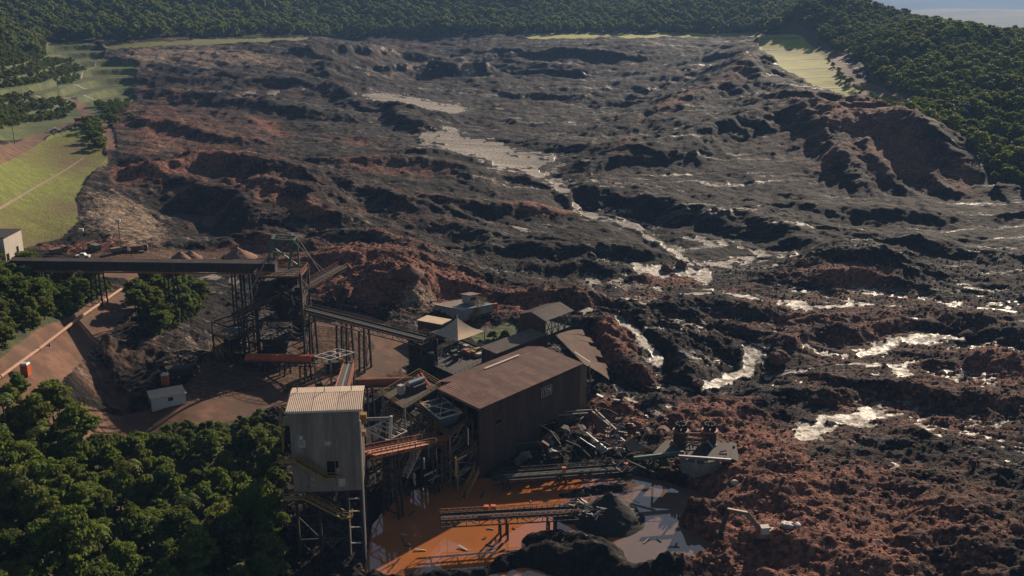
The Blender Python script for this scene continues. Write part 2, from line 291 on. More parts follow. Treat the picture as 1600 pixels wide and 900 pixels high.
# ridges, mounds, gullies of the mud: (polyline on the photo, half width m, height m)
RIDGES = [
 ([(590, 150), (640, 190), (700, 222)], 14, 6), ([(440, 130), (520, 150), (560, 170)], 16, 6), ([(250, 150), (330, 160), (420, 175), (520, 190)], 14, 5), ([(220, 190), (300, 215), (380, 225)], 10, 4),
 ([(230, 275), (300, 262), (400, 265), (470, 285)], 10, 6), ([(250, 290), (300, 300), (380, 330), (430, 350)], 12, 4), ([(420, 300), (480, 320), (510, 350)], 9, 5), ([(520, 260), (620, 262), (700, 275), (790, 285)], 12, 4),
 ([(560, 300), (640, 320), (700, 335)], 9, 4), ([(700, 330), (800, 333), (900, 338)], 7, 3.2), ([(520, 378), (600, 385), (650, 402)], 7, 3.2), ([(640, 345), (720, 365), (800, 380)], 10, 2.5), ([(330, 385), (400, 378), (470, 392)], 6, 3),
 ([(660, 245), (700, 246), (760, 262)], 9, 3.5), ([(820, 230), (900, 235), (960, 250)], 14, 3), ([(880, 300), (960, 312), (1050, 330), (1150, 350), (1250, 385), (1330, 410)], 14, 4.5),
 ([(980, 200), (1050, 178), (1120, 150), (1180, 110), (1200, 85)], 16, 5), ([(1140, 108), (1190, 132), (1235, 162), (1285, 190), (1330, 202)], 20, 5.5), ([(1300, 206), (1345, 206), (1400, 212)], 22, 3.2), ([(1010, 265), (1080, 240), (1140, 214), (1210, 196), (1290, 196)], 20, 7), ([(1390, 212), (1460, 242), (1520, 290)], 20, 3.0), ([(1345, 225), (1375, 265), (1400, 300)], 6, 1.8), ([(1290, 215), (1320, 260), (1335, 298)], 6, 1.8), ([(1410, 235), (1450, 275), (1470, 302)], 6, 1.8), ([(1250, 190), (1292, 235), (1325, 292)], 7, 2.6), ([(1390, 195), (1450, 225), (1520, 285)], 14, 3.5), ([(1345, 225), (1380, 270), (1405, 300)], 5, 1.4), ([(1400, 235), (1445, 275), (1465, 300)], 5, 1.4),
 ([(1270, 330), (1400, 340), (1520, 350)], 12, 3), ([(1350, 380), (1450, 395), (1560, 410)], 12, 3), ([(1260, 420), (1300, 412), (1380, 420)], 7, 3), ([(1260, 440), (1330, 432), (1400, 436)], 8, 2.5),
 ([(780, 395), (880, 398), (960, 402), (1030, 408)], 8, 3.2), ([(850, 425), (930, 425), (990, 440)], 6, 2.2), ([(480, 430), (540, 420), (620, 418), (690, 430)], 9, 4), ([(560, 465), (600, 455), (640, 462)], 5, 3.5), ([(640, 470), (665, 445), (700, 455)], 6, 4.5),
 ([(760, 465), (830, 470), (900, 490), (960, 498), (1040, 505)], 6, 3.2), ([(1040, 495), (1120, 492), (1200, 505), (1260, 515)], 7, 3.2), ([(960, 515), (1020, 540), (1060, 570), (1080, 600)], 5, 4.2), ([(1050, 530), (1100, 545), (1140, 560)], 5, 3.2), ([(1090, 515), (1160, 530), (1220, 545)], 6, 2.6),
 ([(1200, 560), (1280, 540), (1340, 530)], 7, 2.6), ([(1390, 510), (1480, 515), (1570, 530)], 8, 2.8), ([(1480, 570), (1560, 575), (1600, 590)], 7, 2.6), ([(1300, 600), (1400, 612), (1500, 620), (1600, 640)], 6, 2.4), ([(1340, 690), (1420, 700), (1500, 720), (1590, 750)], 6, 2.6), ([(1200, 620), (1280, 630), (1340, 622)], 5, 2.0),
 ([(885, 508), (918, 524), (945, 548), (968, 585)], 6.5, 5.2), ([(905, 502), (945, 522), (982, 560)], 5, 2.5), ([(1100, 660), (1180, 640), (1250, 640)], 5, 2), ([(1160, 740), (1230, 730), (1300, 750)], 5, 2.2), ([(1120, 790), (1200, 780), (1290, 810)], 5, 1.8), ([(1080, 880), (1180, 850), (1300, 860), (1400, 880)], 5, 2.0), ([(1420, 780), (1500, 800), (1600, 840)], 7, 3), ([(1440, 850), (1530, 870), (1600, 900)], 6, 3), ([(950, 650), (1010, 640), (1040, 660)], 4, 2),
 ([(1000, 712), (1060, 702), (1140, 705)], 3.0, 1.5), 
 ([(480, 84), (560, 86), (620, 92), (690, 98)], 9, 7), ([(520, 116), (580, 114), (660, 118), (720, 122), (800, 116), (900, 122)], 9, 8), ([(780, 84), (880, 86), (980, 90)], 9, 5), ([(800, 146), (880, 150), (960, 158)], 12, 5), ([(1200, 168), (1300, 176), (1370, 186)], 10, 4), ([(520, 120), (620, 122), (720, 120), (800, 126)], 14, 4), ([(780, 100), (900, 104), (1000, 110)], 20, 3),
]
GULLY = [([(560, 104), (700, 112), (850, 106), (1000, 104), (1090, 98)], 45, -6), ([(860, 150), (960, 148), (1040, 128)], 35, -5), ([(840, 262), (870, 290), (900, 325), (1000, 350), (1060, 395), (1100, 425)], 8, -2.0), ([(560, 165), (650, 170), (740, 172)], 18, -2), ([(950, 500), (1010, 555), (1040, 590), (1000, 640)], 3, -1.5), ([(1170, 545), (1180, 575), (1110, 610)], 4, -1.5),
         ([(160, 250), (210, 260), (260, 262)], 8, -3), ([(240, 310), (300, 345), (360, 370)], 12, -4), ([(960, 165), (1020, 140), (1090, 105)], 25, -6)]
mud = 1 - smooth
Z = ZB.copy()
for line, hw, h in RIDGES + GULLY:
    p2 = [tuple(on_base(*p)[:2]) for p in line]
    x0, x1 = min(p[0] for p in p2) - 3 * hw, max(p[0] for p in p2) + 3 * hw; y0, y1 = min(p[1] for p in p2) - 3 * hw, max(p[1] for p in p2) + 3 * hw
    m = (XX > x0) & (XX < x1) & (YY > y0) & (YY < y1)
    wx = fbm(XX[m] / (hw * 2.2), YY[m] / (hw * 2.2), 3, 5) * hw * 0.8; wy = fbm(XX[m] / (hw * 2.2) + 50, YY[m] / (hw * 2.2), 3, 6) * hw * 0.8
    d, al = seg_dist(XX[m] + wx, YY[m] + wy, p2, h > 0 and YY[m].mean() > 185)
    d = np.abs(d + (fbm(XX[m] / (hw * .5), YY[m] / (hw * .5), 4, 8, .65)) * hw * .38)
    fade = 0.55 + 0.45 * np.sin(np.clip(al, 0.02, .98) * math.pi)
    k = 1 - smooth[m] if True else 1
    Z[m] += h * (1.2 if YY[m].mean() > 240 else 1.1) * k * fade * np.exp(-(d / hw) ** 2 * 1.1)
# scarps: broken edges of the dam seen as steps
far = sstep(330, 700, YY)
near = 1 - sstep(150, 420, YY)
nb = ridged(XX / 60 + n1 * .3, YY / 45 + n1 * .3, 4, 21) - 0.5
nm = ridged(XX / 17 + n1 * .5, YY / 17, 4, 31) - 0.5
nf = ridged(XX / 5.0 + n2 * .4, YY / 5.0, 4, 41) - 0.5
nc = fbm(XX / 1.9 + n2 * .6, YY / 1.5, 3, 51, .7) * .55
nd = ridged(XX / (2.2 + YY * .007), YY / (2.2 + YY * .007), 3, 57) * .5 + fbm(XX / (3 + YY * .009), YY / (2.2 + YY * .006), 3, 58, .65) * .6 - .25
fl = XX * .78 - YY * .62; fc = XX * .62 + YY * .78
ns = ridged((fc + n1 * 6) / (7 + 9 * far), (fl + n1 * 10) / (55 + 60 * far), 4, 61) - 0.5
wnear = np.clip(blur(flat, 12) * 2.0, 0, 1)
resid = nf * .7 + nd * .45 + nc * .25 + ns * .5
wet = sstep(-3.5, 3.5, wet_sd + 2.0 - resid * 26 + n3 * 7) * (1 - smooth)
amp = mud * (1 - flat) * (1 - .6 * wnear) * (1 - m_pond)
Z += amp * (nb * (2.0 + 3.0 * far) + nm * (1.1 + .3 * far) + ns * (1.0 + 1.2 * far) + nf * (.8 + 0.5 * far) + nc * (0.8 * near + 0.15) + nd * (.75 + .85 * far) + n1 * 0.8)
Z += m_forest * far * fbm(XX / 120, YY / 120, 3, 91) * 11 * sstep(10, 60, f_sd)
Z += smooth * (n1 * 0.25 + n2 * 0.12) * (1 - m_road)
# eroded rills on the lit bank at left and on the road embankment
for poly, ang, wl, a in (([(110, 350), (170, 300), (230, 320), (280, 390), (120, 392)], 40, 2.6, 1.0), ([(80, 610), (170, 500), (235, 480), (300, 520), (330, 580), (220, 630), (130, 645)], 62, 2.2, 0.9), ([(1280, 200), (1420, 200), (1530, 280), (1500, 305), (1280, 305)], 70, 7, 2.0), ([(160, 80), (480, 68), (540, 110), (300, 130), (200, 120)], 70, 9, 2.2), ([(1000, 70), (1180, 65), (1200, 120), (1050, 180), (960, 170)], 60, 14, 2.0)):
    k = sstep(-6, 10, map_poly_sd(poly)) * (1 - m_road) * (1 - m_grass)
    c, s_ = math.cos(R(ang)), math.sin(R(ang)); q = -XX * s_ + YY * c; l = XX * c + YY * s_
    Z += k * a * (ridged((q + n1 * 2) / wl, l / (wl * 5), 3, 77) - 0.55)
# benches of the grassed dam wall at left
tl = sstep(-3, 4, g_list[1]) * sstep(480, 540, YY)
st = Z / 4.4 + 0.15; fr = st - np.floor(st)
Z = Z * (1 - tl) + tl * (4.4 * (np.floor(st) + sstep(0.80, 0.98, fr) - 0.15 + 0.1 * fr))
# wet flats settle; pond bed
# shallow pools gather in the lows between the mud waves
PRG = [[(880, 400), (1080, 385), (1250, 395), (1420, 430), (1620, 470), (1620, 560), (1560, 600), (1620, 690), (1620, 740), (1400, 730), (1230, 690), (1180, 620), (1040, 630), (950, 590), (960, 500)], [(640, 205), (720, 205), (880, 250), (1000, 330), (1100, 390), (1050, 400), (880, 320), (780, 275), (660, 238)], [(540, 150), (760, 155), (750, 185), (560, 182)]]
preg = np.maximum.reduce([sstep(-12, 14, map_poly_sd(p) + wob) for p in PRG])
zl = blur(blur(Z, 16), 16)
pool = preg * sstep(.32, .8, (zl - Z) / (.85 + .5 * far) + n3 * .5 + n1 * .4) * amp
wet_id = np.where(pool > wet, len(WET), wet_id); wet = np.maximum(wet, pool)
Zsm = blur(blur(Z, 20), 20) - 0.25
Z = Z * (1 - flat) + (Zsm + resid * .9) * flat
Zsm = Zsm - .1
Zsm = np.where(wet_id == len(WET), np.minimum(Z, zl - .55), Zsm)
gy_ = np.abs(np.gradient(Zsm, axis=0)) / np.gradient(YY, axis=0); gx_ = np.abs(np.gradient(Zsm, axis=1)) / np.gradient(XX, axis=1)
wet = wet * (1 - sstep(.22, .42, np.hypot(gx_, gy_)))
Z = Z * (1 - wet) + Zsm * wet
Z = Z * (1 - m_road) + blur(Z, 5) * m_road
Z = Z * (1 - m_pond) + np.minimum(Z, -1.2) * m_pond
plant = sstep(-10, 10, poly_sd(PX, PY, [(570, 900), (570, 640), (640, 560), (700, 505), (770, 505), (800, 540), (905, 600), (915, 660), (800, 745), (640, 765)]))
Z = Z * (1 - 0.8 * plant) + (ZB + 0.25 * n2) * 0.8 * plant * (1 - m_pond) + np.minimum(Z, -1.2) * .8 * plant * m_pond
for line, hw, h in (([(880, 880), (930, 885), (965, 905)], 4.2, 5.2), ([(1005, 905), (1050, 893)], 2.2, 2.4), ([(795, 878), (850, 870)], 2.6, 2.6), ([(838, 842), (900, 846), (955, 858)], 2.8, 3.0), ([(1060, 808), (1085, 812)], 2.0, 1.9), ([(880, 772), (930, 765), (975, 762)], 2.2, 2.0), ([(590, 912), (660, 906), (720, 900), (780, 888)], 2.0, 2.0)):
    p2 = [tuple(at_z(x, y, 0)[:2]) for x, y in line]; m = (YY < 200) & (np.abs(XX) < 60)
    d, al = seg_dist(XX[m] + n2[m] * 1.6, YY[m] + n1[m] * 1.2, p2)
    k = np.exp(-(d / hw) ** 2 * 1.1); Z[m] += k * (h + 1.1 * (nf[m] + nc[m])) * (.7 + .3 * np.sin(np.clip(al, .02, .98) * math.pi))
BROWNS = [(250, 150, 260, 110, 0, 1.0), (350, 300, 250, 70, 0, .9), (600, 90, 200, 30, 0, .8), (560, 440, 160, 60, 0, 1), (1150, 760, 260, 130, 0, .9), (1350, 240, 180, 70, 10, .75), (1300, 500, 300, 90, 0, .7), (1500, 600, 200, 80, 0, .7), (700, 270, 200, 50, 0, .7), (150, 550, 200, 120, 0, 1)]
dmap = .42 + .58 * np.clip(blobs(BROWNS) * 1.3, 0, 1)
brown_w = np.clip(.5 + .55 * fbm(fc / 9, fl / 30, 4, 95, .6) + .35 * n3, 0, 1) * dmap     # browner patches lying along the flow, stronger in set areas
def ground(x, y):
    fu = min(max((x / y + 0.68) / 1.36 * (NU - 1), 0), NU - 1.001); iv = int(np.clip(np.searchsorted(YV, y) - 1, 0, NV - 2)); fv = (y - YV[iv]) / (YV[iv + 1] - YV[iv])
    iu = int(fu); fu -= iu
    return float((Z[iv, iu] * (1 - fu) + Z[iv, iu + 1] * fu) * (1 - fv) + (Z[iv + 1, iu] * (1 - fu) + Z[iv + 1, iu + 1] * fu) * fv)
def ground_a(x, y):
    fu = np.clip((x / y + 0.68) / 1.36 * (NU - 1), 0, NU - 1.001); iv = np.clip(np.searchsorted(YV, y) - 1, 0, NV - 2); fv = np.clip((y - YV[iv]) / (YV[iv + 1] - YV[iv]), 0, 1)
    iu = fu.astype(int); fu = fu - iu
    return (Z[iv, iu] * (1 - fu) + Z[iv, iu + 1] * fu) * (1 - fv) + (Z[iv + 1, iu] * (1 - fu) + Z[iv + 1, iu + 1] * fu) * fv
def on_ground(px, py):
    """first ground point along the sight line of photo pixel (px, py)"""
    prev = 100.0
    for Y in np.arange(104, 1400, 0.5):
        p = at_y(px, py, Y)
        if p.z <= ground(p.x, Y): return Vector((p.x, Y, ground(p.x, Y)))
    return on_base(px, py)

# ------------------------------------------------------------------ materials
def node_mat(name):
    m = bpy.data.materials.new(name); m.use_nodes = True; t = m.node_tree
    b = t.nodes['Principled BSDF']; return m, t, b
def N(t, typ, **kw):
    nd = t.nodes.new('ShaderNode' + typ)
    for k, v in kw.items():
        if k.startswith('i_'): nd.inputs[int(k[2:]) if k[2:].isdigit() else k[2:]].default_value = v
        else: setattr(nd, k, v)
    return nd
def L(t, a, b): t.links.new(a, b)
def noise(t, scale, detail=4, rough=0.6, vec=None):
    nd = N(t, 'TexNoise'); nd.inputs['Scale'].default_value = scale; nd.inputs['Detail'].default_value = detail; nd.inputs['Roughness'].default_value = rough
    if vec is not None: L(t, vec, nd.inputs['Vector'])
    return nd.outputs['Fac']
def ramp(t, fac, lo, hi):
    nd = N(t, 'MapRange'); nd.interpolation_type = 'SMOOTHSTEP'; L(t, fac, nd.inputs[0]); nd.inputs[1].default_value = lo; nd.inputs[2].default_value = hi; return nd.outputs[0]
def mixc(t, fac, a, b):
    nd = N(t, 'Mix', data_type='RGBA')
    if isinstance(fac, (int, float)): nd.inputs[0].default_value = fac
    else: L(t, fac, nd.inputs[0])
    for s_, v in ((6, a), (7, b)):
        if isinstance(v, tuple): nd.inputs[s_].default_value = (*v, 1)
        else: L(t, v, nd.inputs[s_])
    return nd.outputs[2]
def math_n(t, op, a, b):
    nd = N(t, 'Math', operation=op)
    for i, v in enumerate((a, b)):
        if isinstance(v, (int, float)): nd.inputs[i].default_value = v
        else: L(t, v, nd.inputs[i])
    return nd.outputs[0]
def bump(t, b, h, strength, dist):
    nd = N(t, 'Bump'); nd.inputs['Strength'].default_value = strength; nd.inputs['Distance'].default_value = dist; L(t, h, nd.inputs['Height']); L(t, nd.outputs[0], b.inputs['Normal'])
def obj_vec(t):
    return N(t, 'NewGeometry').outputs['Position']

def mat_mud():
    m, t, b = node_mat('mud'); pos = obj_vec(t)
    at = N(t, 'Attribute', attribute_name='zone'); sp = N(t, 'SeparateColor'); L(t, at.outputs['Color'], sp.inputs[0])
    nA, nB, nC = noise(t, 0.12, 5, .65, pos), noise(t, 0.9, 4, .65, pos), noise(t, 0.02, 4, .6, pos)
    dark = mixc(t, ramp(t, nA, .35, .7), (0.010, 0.0085, 0.008), (0.025, 0.019, 0.0155))
    dark = mixc(t, ramp(t, nB, .52, .72), dark, (0.050, 0.037, 0.029))
    redc = mixc(t, ramp(t, nB, .35, .68), (0.075, 0.032, 0.023), (0.27, 0.115, 0.075))
    tanc = mixc(t, ramp(t, nB, .35, .7), (0.13, 0.088, 0.06), (0.32, 0.235, 0.165))
    mp = N(t, 'Mapping'); mp.inputs['Rotation'].default_value = (0, 0, R(38)); mp.inputs['Scale'].default_value = (.022, .16, .1); L(t, pos, mp.inputs[0]); st_ = noise(t, 1.0, 5, .7, mp.outputs[0])
    dark = mixc(t, ramp(t, st_, .54, .68), dark, (0.068, 0.049, 0.037))
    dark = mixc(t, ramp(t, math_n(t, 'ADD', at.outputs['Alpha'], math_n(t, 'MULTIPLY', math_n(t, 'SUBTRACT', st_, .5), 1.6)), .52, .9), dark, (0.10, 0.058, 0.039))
    jit = math_n(t, 'ADD', math_n(t, 'MULTIPLY', math_n(t, 'SUBTRACT', nA, .5), 1.1), math_n(t, 'MULTIPLY', math_n(t, 'SUBTRACT', nB, .5), .7))
    wr = ramp(t, math_n(t, 'ADD', sp.outputs[0], jit), .30, .85)
    wt = ramp(t, math_n(t, 'ADD', sp.outputs[1], jit), .4, .8)
    c = mixc(t, wr, dark, redc); c = mixc(t, wt, c, tanc)
    c = mixc(t, ramp(t, math_n(t, 'ADD', sp.outputs[2], jit), .35, .8), c, mixc(t, ramp(t, nB, .35, .7), (0.065, 0.037, 0.025), (0.15, 0.083, 0.052)))
    wa = N(t, 'Attribute', attribute_name='wetness'); nW = noise(t, .45, 5, .7, pos)
    wf = ramp(t, math_n(t, 'ADD', wa.outputs['Fac'], math_n(t, 'MULTIPLY', math_n(t, 'SUBTRACT', nW, .5), 1.3)), .40, .60)
    silt = mixc(t, ramp(t, st_, .38, .62), (0.16, 0.128, 0.095), (0.30, 0.245, 0.185)); silt = mixc(t, ramp(t, nB, .50, .60), silt, (0.05, 0.04, 0.033))
    c = mixc(t, wf, c, silt)
    L(t, c, b.inputs['Base Color'])
    film = ramp(t, math_n(t, 'ADD', st_, math_n(t, 'MULTIPLY', math_n(t, 'SUBTRACT', nB, .5), .35)), .565, .68); film = math_n(t, 'MULTIPLY', film, math_n(t, 'SUBTRACT', 1.0, ramp(t, sp.outputs[0], .2, .5)))
    L(t, mixc(t, wf, mixc(t, film, (.88, .88, .88), (.55, .55, .55)), mixc(t, ramp(t, nW, .4, .6), (.5, .5, .5), (.8, .8, .8))), b.inputs['Roughness']); L(t, math_n(t, 'ADD', math_n(t, 'ADD', math_n(t, 'MULTIPLY', wf, .13), math_n(t, 'MULTIPLY', film, .2)), .08), b.inputs['Specular IOR Level'])
    hgt = math_n(t, 'ADD', math_n(t, 'ADD', nB, math_n(t, 'MULTIPLY', noise(t, 3.0, 3, .6, pos), .5)), math_n(t, 'MULTIPLY', noise(t, .3, 5, .7, pos), 2.2))
    bump(t, b, math_n(t, 'MULTIPLY', hgt, math_n(t, 'SUBTRACT', 1.0, math_n(t, 'MULTIPLY', wf, .85))), 1.0, .5)
    return m
def mat_two(name, a, bcol, scale=.5, rough=.9, lo=.35, hi=.7, bs=.5, bd=.15, c3=None, s3=.06, spec=.25, metallic=0):
    m, t, b = node_mat(name); pos = obj_vec(t); n0 = noise(t, scale, 5, .65, pos)
    c = mixc(t, ramp(t, n0, lo, hi), a, bcol)
    if c3: c = mixc(t, ramp(t, noise(t, s3, 4, .6, pos), .45, .65), c, c3)
    L(t, c, b.inputs['Base Color']); b.inputs['Roughness'].default_value = rough; b.inputs['Specular IOR Level'].default_value = spec; b.inputs['Metallic'].default_value = metallic
    if bs: bump(t, b, noise(t, scale * 3, 4, .6, pos), bs, bd)
    return m
M = {}
M['mud'] = mat_mud()
M['grass'] = mat_two('mown_grass', (0.10, 0.118, 0.016), (0.17, 0.175, 0.028), .35, .9, c3=(0.105, 0.078, 0.028), s3=.022, bs=1.0, bd=.5)
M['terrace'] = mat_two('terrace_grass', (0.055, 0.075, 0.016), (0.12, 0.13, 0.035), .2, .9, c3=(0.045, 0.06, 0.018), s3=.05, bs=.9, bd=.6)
M['far_green'] = mat_two('far_woods', (0.022, 0.036, 0.018), (0.045, 0.06, 0.028), .004, .95, bs=0)
M['floor'] = mat_two('forest_floor', (0.030, 0.038, 0.012), (0.06, 0.065, 0.02), .3, .95, c3=(0.075, 0.055, 0.03), s3=.05, bs=.9, bd=.5)
M['sunny_grass'] = mat_two('sunny_terrace_grass', (0.20, 0.215, 0.02), (0.31, 0.30, 0.03), .08, .9, c3=(0.2, 0.17, 0.04), s3=.03, bs=.5, bd=.2)  # terrace grass with the sunshine put into its brighter colour
M['road'] = mat_two('dirt_road', (0.085, 0.040, 0.023), (0.18, 0.085, 0.047), .25, .9, c3=(0.09, 0.052, 0.034), s3=.09, bs=.7, bd=.12)
def mat_water():
    m, t, b = node_mat('muddy_water'); pos = obj_vec(t)
    c = mixc(t, ramp(t, noise(t, .09, 4, .6, pos), .4, .62), (0.40, 0.13, 0.035), (0.34, 0.125, 0.042))
    sx = N(t, 'SeparateXYZ'); L(t, pos, sx.inputs[0])
    c = mixc(t, ramp(t, math_n(t, 'ADD', sx.outputs[0], math_n(t, 'MULTIPLY', noise(t, .12, 4, .6, pos), 14.0)), 19, 27), c, (0.15, 0.10, 0.07))
    c = mixc(t, ramp(t, noise(t, .35, 5, .7, pos), .5, .75), c, (0.29, 0.115, 0.05))
    L(t, c, b.inputs['Base Color']); b.inputs['Roughness'].default_value = .03; b.inputs['IOR'].default_value = 1.5; b.inputs['Specular IOR Level'].default_value = 1.0
    bump(t, b, noise(t, 1.2, 2, .5, pos), .02, .02)
    return m
M['water'] = mat_water()

# ------------------------------------------------------------------ the ground as sheets that share their borders
def tag(o, label=None, cat=None, group=None, kind=None):
    for k, v in (('label', label), ('category', cat), ('group', group), ('kind', kind)):
        if v: o[k] = v
    return o
def quads_mesh(name, fi, zone=True):
    """mesh of the grid cells fi = (row, col) arrays"""
    r, c = fi; q = np.stack([r * NU + c, r * NU + c + 1, (r + 1) * NU + c + 1, (r + 1) * NU + c], 1)
    used, inv = np.unique(q, return_inverse=True); inv = inv.reshape(q.shape)
    co = np.stack([XX.ravel()[used], YY.ravel()[used], Z.ravel()[used]], 1).astype(np.float32)
    me = bpy.data.meshes.new(name); me.vertices.add(len(used)); me.vertices.foreach_set('co', co.ravel())
    me.loops.add(q.size); me.loops.foreach_set('vertex_index', inv.ravel().astype(np.int32))
    me.polygons.add(len(q)); me.polygons.foreach_set('loop_start', np.arange(0, q.size, 4, dtype=np.int32))
    me.update(calc_edges=True)
    me.polygons.foreach_set('use_smooth', np.ones(len(q), bool))
    if zone:
        at = me.attributes.new('zone', 'FLOAT_COLOR', 'POINT')
        zc = np.stack([red.ravel()[used], tan.ravel()[used], m_yard.ravel()[used], brown_w.ravel()[used]], 1).astype(np.float32); at.data.foreach_set('color', zc.ravel())
        a2 = me.attributes.new('wetness', 'FLOAT', 'POINT'); a2.data.foreach_set('value', wet.ravel()[used].astype(np.float32))
    return me
def cell(a): return (a[:-1, :-1] + a[1:, :-1] + a[:-1, 1:] + a[1:, 1:]) / 4
cat = np.zeros((NV - 1, NU - 1), int)
cat[cell(m_wood) > .5] = 4; cat[cell(m_forest) > .5] = 4
gcell = cell(m_grass) > .5
gs = [cell(g) for g in g_list]; gbest = np.argmax(np.stack(gs), 0)
cat[gcell] = 10 + gbest[gcell]
cat[cell(m_road) > .5] = 5
wc = cell(wet) > .5; wk = wet_id[:-1, :-1]
cat[wc & (cat == 0)] = 100 + wk[wc & (cat == 0)]
cat[(cell(m_pond) > .5) & (cat < 100)] = 0
def sheet(name, mask, mat, label):
    fi = np.nonzero(mask)
    if not len(fi[0]): return
    o = bpy.data.objects.new(name, quads_mesh(name, fi)); COL.objects.link(o); o.data.materials.append(mat); tag(o, label, kind='structure'); return o
sheet('mud_ground', cat == 0, M['mud'], 'black and rust red mud left by the dam collapse, in mounds and gullies')
sheet('forest_ground', cat == 4, M['floor'], 'shaded earth and leaf litter under the woods')
sheet('dirt_road', cat == 5, M['road'], 'brown dirt roads and yard with wheel tracks')
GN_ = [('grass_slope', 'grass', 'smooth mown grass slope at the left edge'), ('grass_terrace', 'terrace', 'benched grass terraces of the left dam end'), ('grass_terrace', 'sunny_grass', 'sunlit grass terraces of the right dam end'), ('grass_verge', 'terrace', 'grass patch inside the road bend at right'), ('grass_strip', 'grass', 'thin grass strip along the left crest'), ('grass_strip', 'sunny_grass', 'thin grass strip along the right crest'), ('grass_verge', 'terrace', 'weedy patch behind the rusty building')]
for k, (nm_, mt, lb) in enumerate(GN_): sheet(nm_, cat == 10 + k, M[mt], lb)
sheet('silt_pools', cat == 100 + len(WET), M['mud'], 'scattered small silt pools between the mud waves')
for k, wdef in enumerate(WET): sheet('silt_flat' if wdef[0] == 'p' else 'mud_stream', cat == 100 + k, M['mud'], wdef[-1])
# pond
pp = [at_z(x, y, 0) for x, y in [(520, 960), (540, 800), (600, 745), (740, 722), (960, 718), (1100, 735), (1150, 775), (1150, 870), (1060, 890), (1010, 960)]]
me = bpy.data.meshes.new('pond'); me.from_pydata([tuple(p) for p in pp], [], [list(range(len(pp)))[::-1]]); me.update()
o = bpy.data.objects.new('pond', me); COL.objects.link(o); me.materials.append(M['water']); tag(o, 'orange muddy pond under the broken plant', kind='structure')
if me.polygons[0].normal.z < 0: me.flip_normals()
# ------------------------------------------------------------------ vegetation
def raw_mesh(name, V, F, mats, fm=None, smooth=False):
    me = bpy.data.meshes.new(name); V = np.asarray(V, np.float32); F = np.asarray(F, np.int32); k = F.shape[1]
    me.vertices.add(len(V)); me.vertices.foreach_set('co', V.ravel()); me.loops.add(F.size); me.loops.foreach_set('vertex_index', F.ravel())
    me.polygons.add(len(F)); me.polygons.foreach_set('loop_start', np.arange(0, F.size, k, dtype=np.int32)); me.update(calc_edges=True)
    for m_ in mats: me.materials.append(m_)
    if smooth: me.polygons.foreach_set('use_smooth', np.ones(len(F), bool))
    return me
def mat_leaf(name, a, b_, c_):
    m, t, b = node_mat(name); oi = N(t, 'ObjectInfo'); geo = N(t, 'NewGeometry')
    r = oi.outputs['Random']; ri = geo.outputs['Random Per Island']
    c = mixc(t, ramp(t, r, .0, .75), a, b_); c = mixc(t, ramp(t, r, .8, 1.0), c, c_)
    ln = noise(t, .018, 4, .6, oi.outputs['Location']); c = mixc(t, ramp(t, ln, .38, .62), mixc(t, .35, c, (.018, .034, .010)), c)
    c = mixc(t, ramp(t, ri, .3, 1), c, mixc(t, .6, c, (.16, .18, .035)))
    L(t, c, b.inputs['Base Color']); b.inputs['Roughness'].default_value = .7; b.inputs['Specular IOR Level'].default_value = .18
    tr = N(t, 'BsdfTranslucent'); L(t, mixc(t, .6, c, (.16, .20, .03)), tr.inputs[0]); mx = N(t, 'MixShader'); mx.inputs[0].default_value = .42
    L(t, b.outputs[0], mx.inputs[1]); L(t, tr.outputs[0], mx.inputs[2]); L(t, mx.outputs[0], t.nodes['Material Output'].inputs[0])
    return m
M['leaf'] = mat_leaf('foliage', (.030, .056, .009), (.12, .17, .022), (.17, .165, .032))
M['leaf_far'] = mat_leaf('foliage_hillside', (.085, .115, .020), (.175, .195, .034), (.21, .195, .045))
M['bark'] = mat_two('bark', (.055, .042, .032), (.12, .095, .075), 3.0, .9, bs=.6, bd=.05)
def crown_arrays(seed, rad, h0, h1, nl, per, size, flat=0.0, pad=.75):
    g = np.random.default_rng(seed); C = []
    for i in range(nl):
        a = g.uniform(0, 6.283); q = math.sqrt(g.uniform(0, 1)); zz = g.uniform(0, 1)
        rr = rad * q * (0.55 + 0.45 * math.sin(math.pi * (0.15 + 0.75 * zz))) * (1.1 - 0.45 * zz)
        C.append((math.cos(a) * rr, math.sin(a) * rr, h0 + (h1 - h0) * zz * (1 - .25 * q * (1 - flat)), g.uniform(.11, .36) * rad))
    C = np.array(C); k = np.repeat(np.arange(nl), per); n_ = len(k)
    d = g.normal(size=(n_, 3)); d[:, 2] = np.abs(d[:, 2]) * 1.0 - 0.35; d /= np.linalg.norm(d, axis=1)[:, None]
    P = C[k, :3] + d * (C[k, 3] * g.uniform(.55, 1.22, n_))[:, None] * np.array([1, 1, pad])
    nr = d * .45 + g.normal(size=(n_, 3)) * .6 + np.array([0, 0, .3]); nr /= np.linalg.norm(nr, axis=1)[:, None]
    t1 = np.cross(nr, g.normal(size=(n_, 3))); t1 /= np.linalg.norm(t1, axis=1)[:, None] + 1e-9; t2 = np.cross(nr, t1)
    s1 = (size * g.uniform(.6, 1.3, n_))[:, None]; s2 = s1 * g.uniform(.45, .8, n_)[:, None]
    V = np.stack([P - t1 * s1, P - t2 * s2 + nr * s1 * .15, P + t1 * s1, P + t2 * s2 + nr * s1 * .15], 1).reshape(-1, 3)
    return V, np.arange(len(V)).reshape(-1, 4), C
